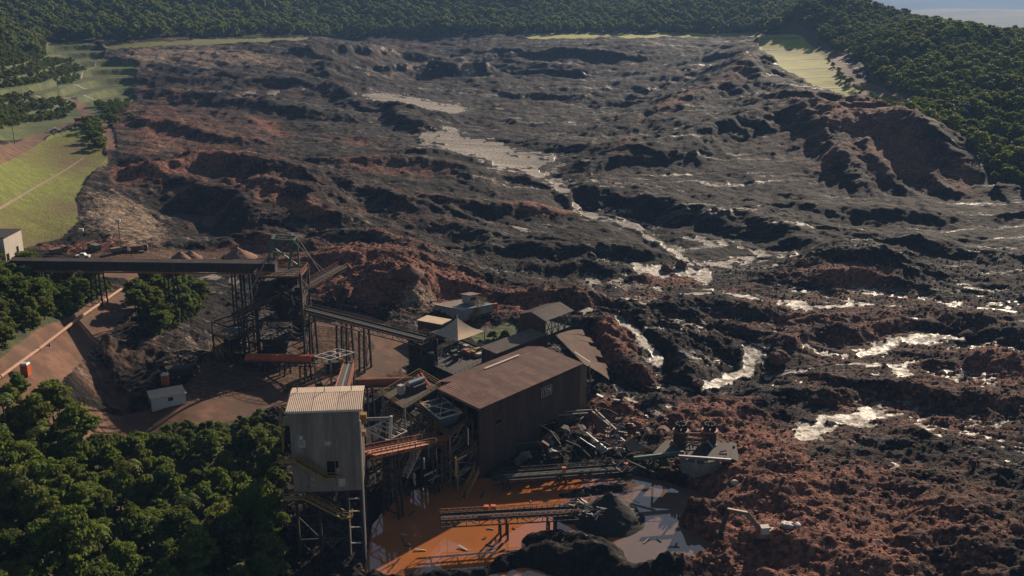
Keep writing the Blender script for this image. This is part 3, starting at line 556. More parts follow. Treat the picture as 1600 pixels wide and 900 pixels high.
def tube_arrays(path, radii, sides=6):
    V, F = [], []
    for i, (p, r_) in enumerate(zip(path, radii)):
        p = Vector(p); d = (Vector(path[min(i + 1, len(path) - 1)]) - Vector(path[max(i - 1, 0)])).normalized(); a = d.orthogonal().normalized(); b_ = d.cross(a)
        for k in range(sides):
            an = 6.2832 * k / sides; V.append(p + a * (math.cos(an) * r_) + b_ * (math.sin(an) * r_))
    for i in range(len(path) - 1):
        for k in range(sides): F.append((i * sides + k, i * sides + (k + 1) % sides, (i + 1) * sides + (k + 1) % sides, (i + 1) * sides + k))
    return [tuple(v) for v in V], F
def trunk_arrays(seed, h, C, r0):
    g = random.Random(seed); V, F = [], []
    lean = (g.uniform(-.06, .06) * h, g.uniform(-.06, .06) * h)
    v, f = tube_arrays([(0, 0, -1.0), (lean[0] * .3, lean[1] * .3, h * .4), (lean[0], lean[1], h * .8)], [r0 * 1.25, r0, r0 * .45]); V += v; F += f
    for c in list(C)[:7]:
        o = len(V); z0_ = h * g.uniform(.35, .6)
        v, f = tube_arrays([(lean[0] * .4, lean[1] * .4, z0_), ((c[0] + lean[0]) * .5, (c[1] + lean[1]) * .5, (z0_ + c[2]) * .52), (c[0], c[1], c[2])], [r0 * .5, r0 * .35, r0 * .14], 5); V += v; F += [tuple(i + o for i in q) for q in f]
    return V, F
def make_tree(seed, rad, h, nl, per, size, low=.35, leaf='leaf', r0=None, flat=0.0, pad=.75):
    V, F, C = crown_arrays(seed, rad, h * low, h * .92, nl, per, size, flat, pad); cm = raw_mesh('crown', V, F, [M[leaf]])
    tv, tf = trunk_arrays(seed, h, C, r0 or max(.10, h * .018)); tm = raw_mesh('trunk', tv, tf, [M['bark']], smooth=True)
    return cm, tm
def make_palm(seed, h):
    g = random.Random(seed); V, F = [], []
    for i in range(15):
        a = i * 2.4; up = g.uniform(.1, .9); Lf = g.uniform(2.2, 3.0); pr = None
        for s_ in range(9):
            t_ = s_ / 8; x = Lf * t_ * (1 - .25 * t_); z = h + up * 2.2 * t_ - 2.6 * t_ * t_ * (1.2 - up * .4)
            p = Vector((math.cos(a) * x, math.sin(a) * x, z)); sd = Vector((-math.sin(a), math.cos(a), 0)) * (0.62 * math.sin(math.pi * min(.98, .12 + t_ * .86)))
            if pr is not None:
                for sg in (-1, 1):
                    q = len(V); mid = p + sd * sg - Vector((0, 0, .22)); pm = pr + sd * sg * .9 - Vector((0, 0, .18))
                    V += [tuple(pr), tuple(pm), tuple(pm.lerp(mid, .55)), tuple(pr.lerp(p, .55))]; F.append((q, q + 1, q + 2, q + 3))
            pr = p
    cm = raw_mesh('crown', V, F, [M['leaf']]); tv, tf = tube_arrays([(0, 0, -1), (.15, 0, h * .5), (0, 0, h)], [.17, .13, .11], 7); return cm, raw_mesh('trunk', tv, tf, [M['bark']], smooth=True)
def put_tree(name, proto, loc, s_, rz, label, cat_='tree', group=None, sz=1.0):
    e = bpy.data.objects.new(name, None); COL.objects.link(e); e.location = loc; e.scale = (s_, s_, s_ * sz); e.rotation_euler = (0, 0, rz); e.empty_display_size = .3; tag(e, label, cat_, group)
    for nm_, me_ in (('crown', proto[0]), ('trunk', proto[1])):
        c = bpy.data.objects.new(nm_, me_); COL.objects.link(c); c.parent = e
    return e
M['leaf_pale'] = mat_leaf('pale_foliage', (.075, .085, .018), (.13, .135, .03), (.16, .14, .05))
near_p = [make_tree(100 + i, r_, h_, int(nl * 2.0), 80, .30, lo, 'leaf_pale' if i in (1, 6) else 'leaf', pad=(.7, .4, .5, 1.2, .6, .35, .5)[i]) for i, (r_, h_, nl, lo) in enumerate([(3.0, 8.5, 28, .35), (2.6, 7.5, 24, .3), (3.4, 9.5, 32, .4), (2.2, 7.0, 20, .4), (3.0, 6.5, 26, .2), (2.6, 10.0, 22, .55), (3.2, 8, 30, .3)])]
bush_p = [make_tree(200 + i, r_, h_, 16, 150, .25, .1) for i, (r_, h_) in enumerate([(2.0, 2.8), (2.4, 3.6), (1.6, 2.2)])]
palm_p = [make_palm(300 + i, h_) for i, h_ in enumerate((5.0, 7.0))]
mid_p = [make_tree(400 + i, r_, h_, 20, 60, .5, .3, 'leaf_far') for i, (r_, h_) in enumerate([(3.6, 8.5), (3.0, 7.5), (4.2, 10.0)])]
sky_p = [make_tree(500 + i, r_, h_, 16, 70, .45, .55, 'leaf_far', flat=.8) for i, (r_, h_) in enumerate([(5.0, 12.5), (4.0, 10.0)])]
def cell_of(x, y):
    iu = np.clip(((x / y + .68) / 1.36 * (NU - 1)).astype(int), 0, NU - 2); iv = np.clip(np.searchsorted(YV, y) - 1, 0, NV - 2); return iv, iu
def scatter(x0, x1, y0, y1, sp, maskf, seed):
    g = np.random.default_rng(seed); gx, gy = np.meshgrid(np.arange(x0, x1, sp), np.arange(y0, y1, sp)); x = (gx + g.uniform(-.48, .48, gx.shape) * sp).ravel(); y = (gy + g.uniform(-.48, .48, gx.shape) * sp).ravel()
    k = np.abs(x / y) < .66; x, y = x[k], y[k]; iv, iu = cell_of(x, y); k = maskf(iv, iu, x, y); return x[k], y[k]
PXf, PYf = PX, PY
# the wood on the slope below the road: every tree its own
far_road = 1 - m_road
xs_, ys_ = scatter(-105, -15, 100, 182, 3.9, lambda iv, iu, x, y: (w_sd[iv, iu] > 2) & (PYf[iv, iu] > 618) & (m_road[iv, iu] < .2), 5)
cnt = 0; HT = {}
order = np.argsort(-ys_)
for i in order:
    x, y = float(xs_[i]), float(ys_[i]); px_, py_ = project(x, y, ground(x, y) + 5)
    if px_ < -60 or py_ > 985: continue
    edge = (px_ > 270) & (py_ < 790)
    pr = random.choice(near_p) if not edge or random.random() < .35 else random.choice(near_p[3:5] + bush_p)
    sc_, sz_ = random.uniform(.5, 1.05), random.uniform(.75, 1.4); g_ = ground(x, y)
    if px_ > 140:                                    # the track above the wood stays open to view
        hp_ = max(v.co.z for v in pr[0].vertices) if pr not in HT else HT[pr]; HT[pr] = hp_
        while sc_ > .2 and project(x, y, g_ + hp_ * sc_ * sz_)[1] < 674 - max(0, px_ - 200) * .06: sc_ *= .9; sz_ = max(.8, sz_ * .95)
        if sc_ < .26: continue
    low = pr in bush_p or pr in near_p[3:5]; zone_ = 'along the dirt road at the top of the lower left wood' if py_ < 690 else 'next to the clad tower at the right side of the wood' if px_ > 360 else 'at the left frame edge of the lower left wood' if px_ < 70 else 'at the bottom edge of the lower left wood' if py_ > 840 else 'in the middle of the lower left wood'
    look = 'low bushy tree ' if low else 'thin crowned tall tree ' if pr is near_p[5] else 'full crowned leafy tree '
    put_tree('broadleaf_tree', pr, (x, y, g_ - .2), sc_, random.uniform(0, 6.28), look + zone_, 'tree', look + zone_, sz_); cnt += 1
print('wood trees', cnt)
for px_, py_, lb, pi, s_ in ((12, 690, 'palm with drooping fronds at the left edge of the wood', 1, 1.1), (62, 715, 'small bright palm in the wood beside the edge palm', 0, 1.0), (100, 742, 'lone palm crown deeper in the lower left wood', 0, 1.0), (210, 800, 'palm half hidden in the middle of the wood', 1, 1.15), (160, 905, 'palm near the bottom edge of the wood', 1, 1.1), (300, 850, 'palm on the right half of the wood', 1, 1.1), (35, 830, 'palm at the left edge below the road bend', 1, 1.1)):
    p = on_base(px_, py_); put_tree('palm_tree', palm_p[pi], (p.x, p.y, ground(p.x, p.y)), s_, 1.0, lb, 'palm tree')
p = on_base(128, 738); put_tree('slender_tree', near_p[5], (p.x, p.y, ground(p.x, p.y)), 1.25, .4, 'tall slender tree with bare trunk rising over the wood', 'tree')
p = on_base(86, 665); put_tree('rounded_tree', near_p[2], (p.x, p.y, ground(p.x, p.y) - .3), 1.0, .9, 'rounded tree at the foot of the road embankment', 'tree')
# shrubs and trees on the bank left of the road
xs_, ys_ = scatter(-125, -60, 150, 262, 4.2, lambda iv, iu, x, y: (w_sd[iv, iu] > 0) & (PYf[iv, iu] < 600) & (PXf[iv, iu] < 185) & (m_road[iv, iu] < .2) & (m_yard[iv, iu] < .3), 8)
for x, y in zip(xs_, ys_):
    x, y = float(x), float(y); px_, py_ = project(x, y, ground(x, y))
    if px_ < -50: continue
    big = px_ < 75
    put_tree('bank_tree' if big else 'bank_shrub', random.choice(near_p[:5] if big else bush_p + near_p[3:5]), (x, y, ground(x, y) - .2), random.uniform(.6, .9) if big else random.uniform(.5, .85), random.uniform(0, 6.28), 'bright green tree on the bank left of the pipeline' if big else 'green shrub on the bank under the long conveyor', 'tree' if big else 'shrub', 'trees on the bank left of the pipeline' if big else 'shrubs under the long conveyor')
# dark clump on the knoll between road and plant
xs_, ys_ = scatter(-95, -55, 195, 250, 3.6, lambda iv, iu, x, y: (w_sd[iv, iu] > 0) & (PXf[iv, iu] > 200) & (PXf[iv, iu] < 330) & (PYf[iv, iu] < 540), 9)
for x, y in zip(xs_, ys_):
    x, y = float(x), float(y); put_tree('knoll_tree', random.choice(near_p[:5] + bush_p), (x, y, ground(x, y) - .2), random.uniform(.55, .85), random.uniform(0, 6.28), 'dark green tree on the knoll beside the crusher house', 'tree', 'trees on the knoll between road and plant')
# a few trees one can pick out far off
for px_, py_, s_, lb in ((1480, 64, 1.0, 'tall flat-topped tree standing clear on the right skyline'), (1428, 46, .8, 'low dark tree on the skyline left of the flat-topped tree'), (1518, 68, .75, 'dome shaped tree on the skyline right of the flat-topped tree'), (1405, 40, .55, 'tiny tree poking out where the right skyline bends')):
    p = on_base(px_, py_ + 14); put_tree('skyline_tree', random.choice(sky_p), (p.x, p.y, ground(p.x, p.y)), s_ * 1.15, random.uniform(0, 6), lb, 'tree')
for px_, py_, s_, lb in ((150, 236, .9, 'round tree beside the top corner of the mown slope'), (143, 224, .8, 'bushy tree uphill of the mown slope corner'), (172, 190, .7, 'small tree by the junction of the dirt tracks'), (182, 200, .7, 'shrubby tree between track and scar'), (192, 186, .6, 'last shrubby tree before the scar edge'), (205, 195, .5, 'low bush at the very edge of the scar')):
    p = on_base(px_, py_); put_tree('slope_tree', random.choice(mid_p), (p.x, p.y, ground(p.x, p.y) - .3), s_, random.uniform(0, 6), lb, 'tree')
for px_, py_, s_, lb in ((510, 575, .45, 'pale bush beside the square steel frame'), (452, 612, .5, 'bush behind the clad tower roof'), (500, 606, .55, 'weedy bush left of the steep conveyor'), (770, 530, .8, 'yellow green bush behind the canopy'), (790, 525, .8, 'yellow green bush beside the roof house'), (752, 538, .6, 'low weeds right of the canopy')):
    p = on_base(px_, py_); put_tree('plant_bush', random.choice(bush_p), (p.x, p.y, ground(p.x, p.y) - .1), s_, random.uniform(0, 6), lb, 'bush')

# the woods on the hills, too many to count: points that carry trees
def forest(name, label, x, y, protos, scl, seed, zoff=-.3):
    g = np.random.default_rng(seed); n_ = len(x)
    me = bpy.data.meshes.new(name); me.vertices.add(n_); me.vertices.foreach_set('co', np.stack([x, y, ground_a(x, y) + zoff], 1).astype(np.float32).ravel()); me.update()
    a = me.attributes.new('scl', 'FLOAT', 'POINT'); a.data.foreach_set('value', (scl[0] + (scl[1] - scl[0]) * g.random(n_) ** (3 if 'clod' in name else 1)).astype(np.float32))
    a = me.attributes.new('rz', 'FLOAT_VECTOR', 'POINT'); rv = np.zeros((n_, 3), np.float32); rv[:, 2] = g.uniform(0, 6.283, n_); a.data.foreach_set('vector', rv.ravel())
    a = me.attributes.new('pick', 'INT', 'POINT'); a.data.foreach_set('value', g.integers(0, len(protos), n_).astype(np.int32))
    o = bpy.data.objects.new(name, me); COL.objects.link(o); tag(o, label, kind='stuff')
    pc = bpy.data.collections.new(name + '_kinds')
    for k, me_ in enumerate(protos): pc.objects.link(bpy.data.objects.new('%s_kind%02d' % (name, k), me_))
    ng = bpy.data.node_groups.new(name, 'GeometryNodeTree'); ng.interface.new_socket('Geometry', in_out='INPUT', socket_type='NodeSocketGeometry'); ng.interface.new_socket('Geometry', in_out='OUTPUT', socket_type='NodeSocketGeometry')
    gi, go = ng.nodes.new('NodeGroupInput'), ng.nodes.new('NodeGroupOutput'); ip = ng.nodes.new('GeometryNodeInstanceOnPoints'); ci = ng.nodes.new('GeometryNodeCollectionInfo')
    ci.inputs['Collection'].default_value = pc; ci.inputs['Separate Children'].default_value = True; ci.inputs['Reset Children'].default_value = True
    def na(nm_, ty):
        nd = ng.nodes.new('GeometryNodeInputNamedAttribute'); nd.data_type = ty; nd.inputs['Name'].default_value = nm_; return nd.outputs[0]
    ng.links.new(gi.outputs[0], ip.inputs['Points']); ng.links.new(ci.outputs[0], ip.inputs['Instance']); ip.inputs['Pick Instance'].default_value = True
    ng.links.new(na('pick', 'INT'), ip.inputs['Instance Index']); ng.links.new(na('rz', 'FLOAT_VECTOR'), ip.inputs['Rotation']); ng.links.new(na('scl', 'FLOAT'), ip.inputs['Scale'])
    ng.links.new(ip.outputs[0], go.inputs[0]); md = o.modifiers.new('trees', 'NODES'); md.node_group = ng
    return o
def joined(pr):
    c, t_ = pr; nv = len(c.vertices)
    V = np.empty(nv * 3, np.float32); c.vertices.foreach_get('co', V); TV = np.empty(len(t_.vertices) * 3, np.float32); t_.vertices.foreach_get('co', TV)
    F = np.empty(len(c.loops), np.int32); c.loops.foreach_get('vertex_index', F); TF = np.empty(len(t_.loops), np.int32); t_.loops.foreach_get('vertex_index', TF)
    me = raw_mesh('forest_tree', np.concatenate([V.reshape(-1, 3), TV.reshape(-1, 3)]), np.concatenate([F.reshape(-1, 4), TF.reshape(-1, 4) + nv]), list(c.materials) + list(t_.materials))
    mi = np.zeros(len(me.polygons), np.int32); mi[len(F) // 4:] = 1; me.polygons.foreach_set('material_index', mi); return me
far_m = [joined(make_tree(600 + i, r_, h_, 12, 34, .95, lo, 'leaf_far')) for i, (r_, h_, lo) in enumerate([(4.2, 9.5, .25), (3.6, 8.0, .2), (5.0, 11, .35), (3.2, 10, .4)])]
mid_m = [joined(p_) for p_ in mid_p] + [joined(make_tree(440, 2.6, 5.0, 14, 60, .45, .1, 'leaf_far'))]
fcell = cell(m_forest)
x, y = scatter(-760, 760, 700, 1650, 6.6, lambda iv, iu, x, y: (fcell[iv, iu] > .6) & (PXf[iv, iu] < 1215) & (m_road[iv, iu] < .2), 21)
forest('hill_forest', 'hazy forest covering the hills behind the dam crest', x, y, far_m, (.5, 1.45), 1); print('hill', len(x))
x, y = scatter(0, 600, 360, 1350, 4.7, lambda iv, iu, x, y: (fcell[iv, iu] > .6) & (PXf[iv, iu] >= 1215) & (m_road[iv, iu] < .2) & ((f_sd2[iv, iu] > 5) | (n1[iv, iu] > .1)) & (g_list[2][iv, iu] < -16), 22)
forest('slope_forest', 'dense green forest on the right valley side', x, y, mid_m, (.4, 1.3), 2); print('slope', len(x))
SHR = [[(-60, 92), (60, 88), (110, 92), (130, 108), (115, 122), (60, 130), (-60, 138)], [(-60, 150), (80, 152), (120, 160), (100, 180), (40, 195), (-60, 215)], [(130, 195), (165, 188), (170, 215), (160, 240), (140, 218)], [(-60, 60), (70, 62), (70, 95), (-60, 95)], [(150, 166), (210, 160), (190, 182), (165, 185)], [(1290, 95), (1325, 112), (1330, 130), (1362, 150), (1345, 150), (1310, 125)], [(1350, 150), (1400, 160), (1420, 172), (1380, 184)]]
sh_sd = np.maximum.reduce([map_poly_sd(p) for p in SHR])
x, y = scatter(-420, 420, 330, 900, 2.9, lambda iv, iu, x, y: (sh_sd[iv, iu] + wob[iv, iu] * .6 > 1) & (m_road[iv, iu] < .1), 23)
forest('terrace_scrub', 'dark scrub growing on the terraces', x, y, mid_m, (.25, .6), 3); print('scrub', len(x))
und = [bush_p[i][0] for i in range(3)]
x, y = scatter(-125, -10, 100, 262, 2.2, lambda iv, iu, x, y: (w_sd[iv, iu] > 0) & (m_road[iv, iu] < .1) & (m_yard[iv, iu] < .3), 24)
forest('undergrowth', 'low tangled undergrowth between the trees at left', x, y, und, (.35, .75), 4, -.2); print('under', len(x))

# clods of broken mud, too many to count
def clod(seed, mat):
    g = np.random.default_rng(seed); import bmesh
    bm = bmesh.new(); bmesh.ops.create_icosphere(bm, subdivisions=2, radius=1)
    dirs = g.normal(size=(9, 3)); dirs /= np.linalg.norm(dirs, axis=1)[:, None]; cut = g.uniform(.5, .9, 9)
    for v in bm.verts:
        d_ = np.array(v.co); m_ = 1.0
        for q, c in zip(dirs, cut):
            dt = float(d_ @ q)
            if dt > 0: m_ = min(m_, c / dt)
        v.co = Vector((d_[0], d_[1], d_[2] * .75)) * m_
    me_ = bpy.data.meshes.new('clod'); bm.to_mesh(me_); bm.free(); me_.materials.append(mat); return me_
M['clod_red'] = mat_two('red_clods', (.095, .034, .022), (.30, .115, .07), .7, .9, bs=.6, bd=.1)
M['clod_dark'] = mat_two('dark_clods', (.026, .021, .018), (.075, .054, .042), .5, .9, bs=.6, bd=.1)
ccell = (cat == 0)
x, y = scatter(-110, 200, 118, 330, 1.05, lambda iv, iu, x, y: ccell[iv, iu] & (red[iv, iu] + n2[iv, iu] * .5 > .45) & (m_pond[iv, iu] < .3) & (plant[iv, iu] < .5) & (m_yard[iv, iu] < .4) & (np.random.default_rng(1).random(len(x)) < .9), 31)
forest('red_clods', 'rubble of red earth clods', x, y, [clod(k, M['clod_red']) for k in range(4)], (.10, .48), 7, .03); print('clods', len(x))
x, y = scatter(-60, 200, 118, 300, 1.25, lambda iv, iu, x, y: ccell[iv, iu] & (red[iv, iu] + n2[iv, iu] * .5 <= .5) & (m_pond[iv, iu] < .3) & (plant[iv, iu] < .5) & (m_yard[iv, iu] < .4) & (np.random.default_rng(2).random(len(x)) < .7), 32)
forest('dark_clods', 'rubble of dark tailings clods', x, y, [clod(k + 9, M['clod_dark']) for k in range(4)], (.12, .5), 8, .05); print('clods', len(x))
# ------------------------------------------------------------------ built things: helpers
def mat_metal(name, a, b_, scale=.6, rough=.7, rnd=.25, metallic=0.0, streak=True):
    m, t, b = node_mat(name); pos = obj_vec(t); oi = N(t, 'ObjectInfo')
    mp = N(t, 'Mapping'); mp.inputs['Scale'].default_value = (1, 1, .16 if streak else 1); L(t, pos, mp.inputs[0])
    n0 = noise(t, scale * 2, 5, .7, mp.outputs[0]); c = mixc(t, ramp(t, n0, .36, .66), a, b_)
    dk = tuple(x * (1 - rnd) for x in a); c = mixc(t, math_n(t, 'MULTIPLY', oi.outputs['Random'], rnd * 2), c, dk)
    L(t, c, b.inputs['Base Color']); b.inputs['Roughness'].default_value = rough; b.inputs['Metallic'].default_value = metallic; b.inputs['Specular IOR Level'].default_value = .35
    return m
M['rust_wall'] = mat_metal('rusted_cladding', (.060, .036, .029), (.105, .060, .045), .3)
M['rust_end'] = mat_metal('rusted_cladding_sunlit_pale', (.17, .105, .07), (.24, .15, .10), .3)  # cladding with sunlight mixed into the colour; also plain pale rust elsewhere
M['rust_roof'] = mat_metal('rusted_roofing', (.13, .058, .040), (.22, .105, .072), .25, .85, .35)
M['brown_roof'] = mat_metal('brown_roofing', (.15, .105, .08), (.22, .155, .115), .25)
M['torn_sheet'] = mat_metal('torn_roofing', (.15, .085, .055), (.23, .135, .09), .3)
M['tower_wall'] = mat_metal('pale_cladding', (.215, .165, .13), (.335, .265, .21), .4)
M['tower_roof'] = mat_metal('tan_roofing', (.46, .335, .245), (.55, .41, .31), .4)
M['steel'] = mat_metal('dark_steel', (.028, .024, .022), (.060, .043, .034), .8, .85)
M['steel_grey'] = mat_metal('grey_steel', (.15, .14, .13), (.24, .22, .20), .8, .5)
M['pale_steel'] = mat_metal('pale_steel', (.50, .42, .34), (.62, .54, .45), .8, .45)
M['yellow'] = mat_metal('yellow_paint', (.24, .14, .035), (.36, .21, .05), 1.2, .55)
M['orange'] = mat_metal('orange_plastic', (.50, .085, .02), (.60, .13, .035), 1.0, .5)
M['rust_orange'] = mat_metal('rust_orange_steel', (.24, .08, .035), (.36, .13, .06), 1.0, .6)
M['green'] = mat_metal('green_paint', (.035, .085, .055), (.06, .13, .085), 1.0, .5)
M['canvas'] = mat_metal('beige_canvas', (.50, .36, .235), (.60, .44, .29), .3, .9, .1)
M['white'] = mat_metal('white_paint', (.50, .48, .45), (.62, .60, .56), .5, .6)
M['cream'] = mat_metal('cream_render', (.50, .43, .35), (.62, .54, .45), .5, .8)
M['grey_wall'] = mat_metal('grey_cladding', (.27, .26, .24), (.36, .345, .32), .4)
M['concrete'] = mat_metal('weathered_concrete', (.17, .15, .13), (.26, .235, .205), .5, .85)
M['blue'] = mat_metal('blue_paint', (.02, .09, .30), (.03, .12, .36), .5, .95)
M['blue_grey'] = mat_metal('blue_grey_plate', (.10, .125, .16), (.16, .19, .23), .6, .5)
M['rubber'] = mat_metal('black_rubber', (.018, .017, .016), (.03, .028, .027), 1, .8)
M['glass'] = mat_metal('dark_glass', (.012, .013, .015), (.02, .021, .024), 1, .15)
M['pipe'] = mat_metal('rusty_pipe', (.30, .15, .085), (.40, .22, .13), .5, .7)
M['gravel'] = mat_two('brown_gravel', (.16, .085, .055), (.26, .15, .10), 3, .95, bs=.9, bd=.1)
M['black_ore'] = mat_two('black_ore', (.022, .020, .019), (.045, .040, .036), 4, .9, bs=.9, bd=.08)
M['rock'] = mat_two('pale_rock', (.36, .29, .22), (.56, .47, .37), .8, .9, bs=.8, bd=.3)
M['red_rock'] = mat_two('red_rock', (.09, .038, .028), (.17, .075, .05), 1.2, .9, bs=.8, bd=.2)
M['sheet_white'] = mat_metal('pale_scrap', (.36, .31, .26), (.48, .42, .36), .5, .6)

class MB:
    def __init__(s): s.V, s.F = [], []
    def add(s, V, F):
        o = len(s.V); s.V += [tuple(v) for v in V]; s.F += [tuple(i + o for i in f) for f in F]; return s
    def hexa(s, b4, t4):
        return s.add(list(b4) + list(t4), [(3, 2, 1, 0), (4, 5, 6, 7), (0, 1, 5, 4), (1, 2, 6, 5), (2, 3, 7, 6), (3, 0, 4, 7)])
    def obox(s, o, a, b, c):
        o, a, b, c = Vector(o), Vector(a), Vector(b), Vector(c); return s.hexa([o, o + a, o + a + b, o + b], [o + c, o + a + c, o + a + b + c, o + b + c])
    def beam(s, p, q, w=.25, h=None):
        p, q = Vector(p), Vector(q); h = h or w; d = (q - p)
        if d.length < 1e-4: return s
        d.normalize(); sd = d.cross(Vector((0, 0, 1))); sd = Vector((1, 0, 0)) if sd.length < 1e-3 else sd.normalized(); up = sd.cross(d).normalized()
        a, b = sd * (w / 2), up * (h / 2)
        return s.hexa([p - a - b, p + a - b, p + a + b, p - a + b], [q - a - b, q + a - b, q + a + b, q - a + b])
    def plate(s, A, B, C, D, th=.08):
        A, B, C, D = map(Vector, (A, B, C, D)); nr = (B - A).cross(D - A).normalized() * th; return s.hexa([A, B, C, D], [A + nr, B + nr, C + nr, D + nr])
    def tube(s, path, r, sides=8):
        V, F = tube_arrays(path, [r] * len(path) if not isinstance(r, (list, tuple)) else r, sides); n_ = len(path); s.add(V, F + [tuple(range(sides))[::-1], tuple(range((n_ - 1) * sides, n_ * sides))]); return s
    def corr(s, o, u, v, pitch=.35, dep=.06, th=.03, nseg=1):
        """corrugated sheet: ribs run along v, wave along u"""
        o, u, v = Vector(o), Vector(u), Vector(v); nr = u.cross(v).normalized(); n_ = max(2, round(u.length / pitch)); V, F = [], []
        prof = []
        for i in range(n_):
            for f_, h_ in ((0, 0), (.3, 0), (.42, 1), (.78, 1), (.9, 0)): prof.append(((i + f_) / n_, h_ * dep))
        prof.append((1, 0)); m_ = len(prof)
        for layer in (0, -th):
            for j in range(nseg + 1):
                for f_, h_ in prof: V.append(o + u * f_ + v * (j / nseg) + nr * (h_ + layer))
        k = m_ * (nseg + 1)
        for j in range(nseg):
            for i in range(m_ - 1):
                a = j * m_ + i; F.append((a, a + 1, a + m_ + 1, a + m_)); F.append((k + a + m_, k + a + m_ + 1, k + a + 1, k + a))
        return s.add(V, F)
    def build(s, name, mat, parent=None, smooth=False):
        me = bpy.data.meshes.new(name); me.from_pydata(s.V, [], s.F); me.update(); me.materials.append(M[mat] if isinstance(mat, str) else mat)
        if smooth: me.polygons.foreach_set('use_smooth', np.ones(len(me.polygons), bool))
        o = bpy.data.objects.new(name, me); COL.objects.link(o)
        if parent is not None:
            o.parent = parent
            if parent.type == 'EMPTY': o.matrix_parent_inverse = Matrix.Translation(-parent.location)
            else: o.matrix_parent_inverse = parent.matrix_parent_inverse.inverted() if False else Matrix.Identity(4)
        return o
def thing(name, label, cat_, loc, group=None):
    e = bpy.data.objects.new(name, None); COL.objects.link(e); e.location = loc; e.empty_display_size = .5; tag(e, label, cat_, group); return e
UP = Vector((0, 0, 1))
def railing(mb, pts, h=1.1, post=1.6, w=.07, toe=True):
    for a, b in zip(pts, pts[1:]):
        a, b = Vector(a), Vector(b); n_ = max(1, round((b - a).length / post))
        for i in range(n_ + 1):
            p = a.lerp(b, i / n_); mb.beam(p, p + UP * h, w)
        mb.beam(a + UP * h, b + UP * h, w * 1.2); mb.beam(a + UP * h * .55, b + UP * h * .55, w)
        if toe: mb.beam(a + UP * .12, b + UP * .12, w * .6, .24)
def gz(p, off=0): return ground(p.x, p.y) + off
def column(p, top, par, mat='steel', w=.35):
    return MB().beam((p.x, p.y, min(ground(p.x, p.y) - .5, top - .5)), (p.x, p.y, top), w).build('column', mat, par)
def platform(name, label, A, B, C, levels, cat_='platform', rails=True, colmat='steel', deckmat='steel', colw=.35, brace=True, roof=None, inset=0.0, railmat='yellow', par=None):
    """steel platform: A left corner, B nearest corner, C right corner at the first level; levels = heights of its decks"""
    D = A + C - B; cs = [A, B, C, D]; cen = (A + C) / 2; g0 = min(gz(c) for c in cs)
    e = par or thing(name, label, cat_, (cen.x, cen.y, g0))
    top = max(levels + ([roof] if roof else []))
    for c in cs: column(c.lerp(cen, inset), top, e, colmat, colw)
    for z in levels:
        q = [Vector((c.x, c.y, z)) for c in cs]
        MB().plate(q[0], q[1], q[2], q[3], -.18).build('deck', deckmat, e)
        if rails: mb = MB(); railing(mb, q + [q[0]]); mb.build('railing', railmat, e)
    if brace:
        zs_ = [g0] + sorted(levels)
        for (p, q) in ((A, B), (B, C)):
            for za, zb in zip(zs_, zs_[1:]):
                if zb - za < 1.5: continue
                mb = MB(); p1, q1 = p.lerp(cen, inset), q.lerp(cen, inset); mb.beam((p1.x, p1.y, za), (q1.x, q1.y, zb), .16); mb.beam((q1.x, q1.y, za), (p1.x, p1.y, zb), .16); mb.build('brace', colmat, e)
    if roof:
        q = [Vector((c.x, c.y, roof)) for c in cs]; MB().plate(q[0], q[1], q[2], q[3], -.15).build('roof', 'brown_roof', e)
    return e
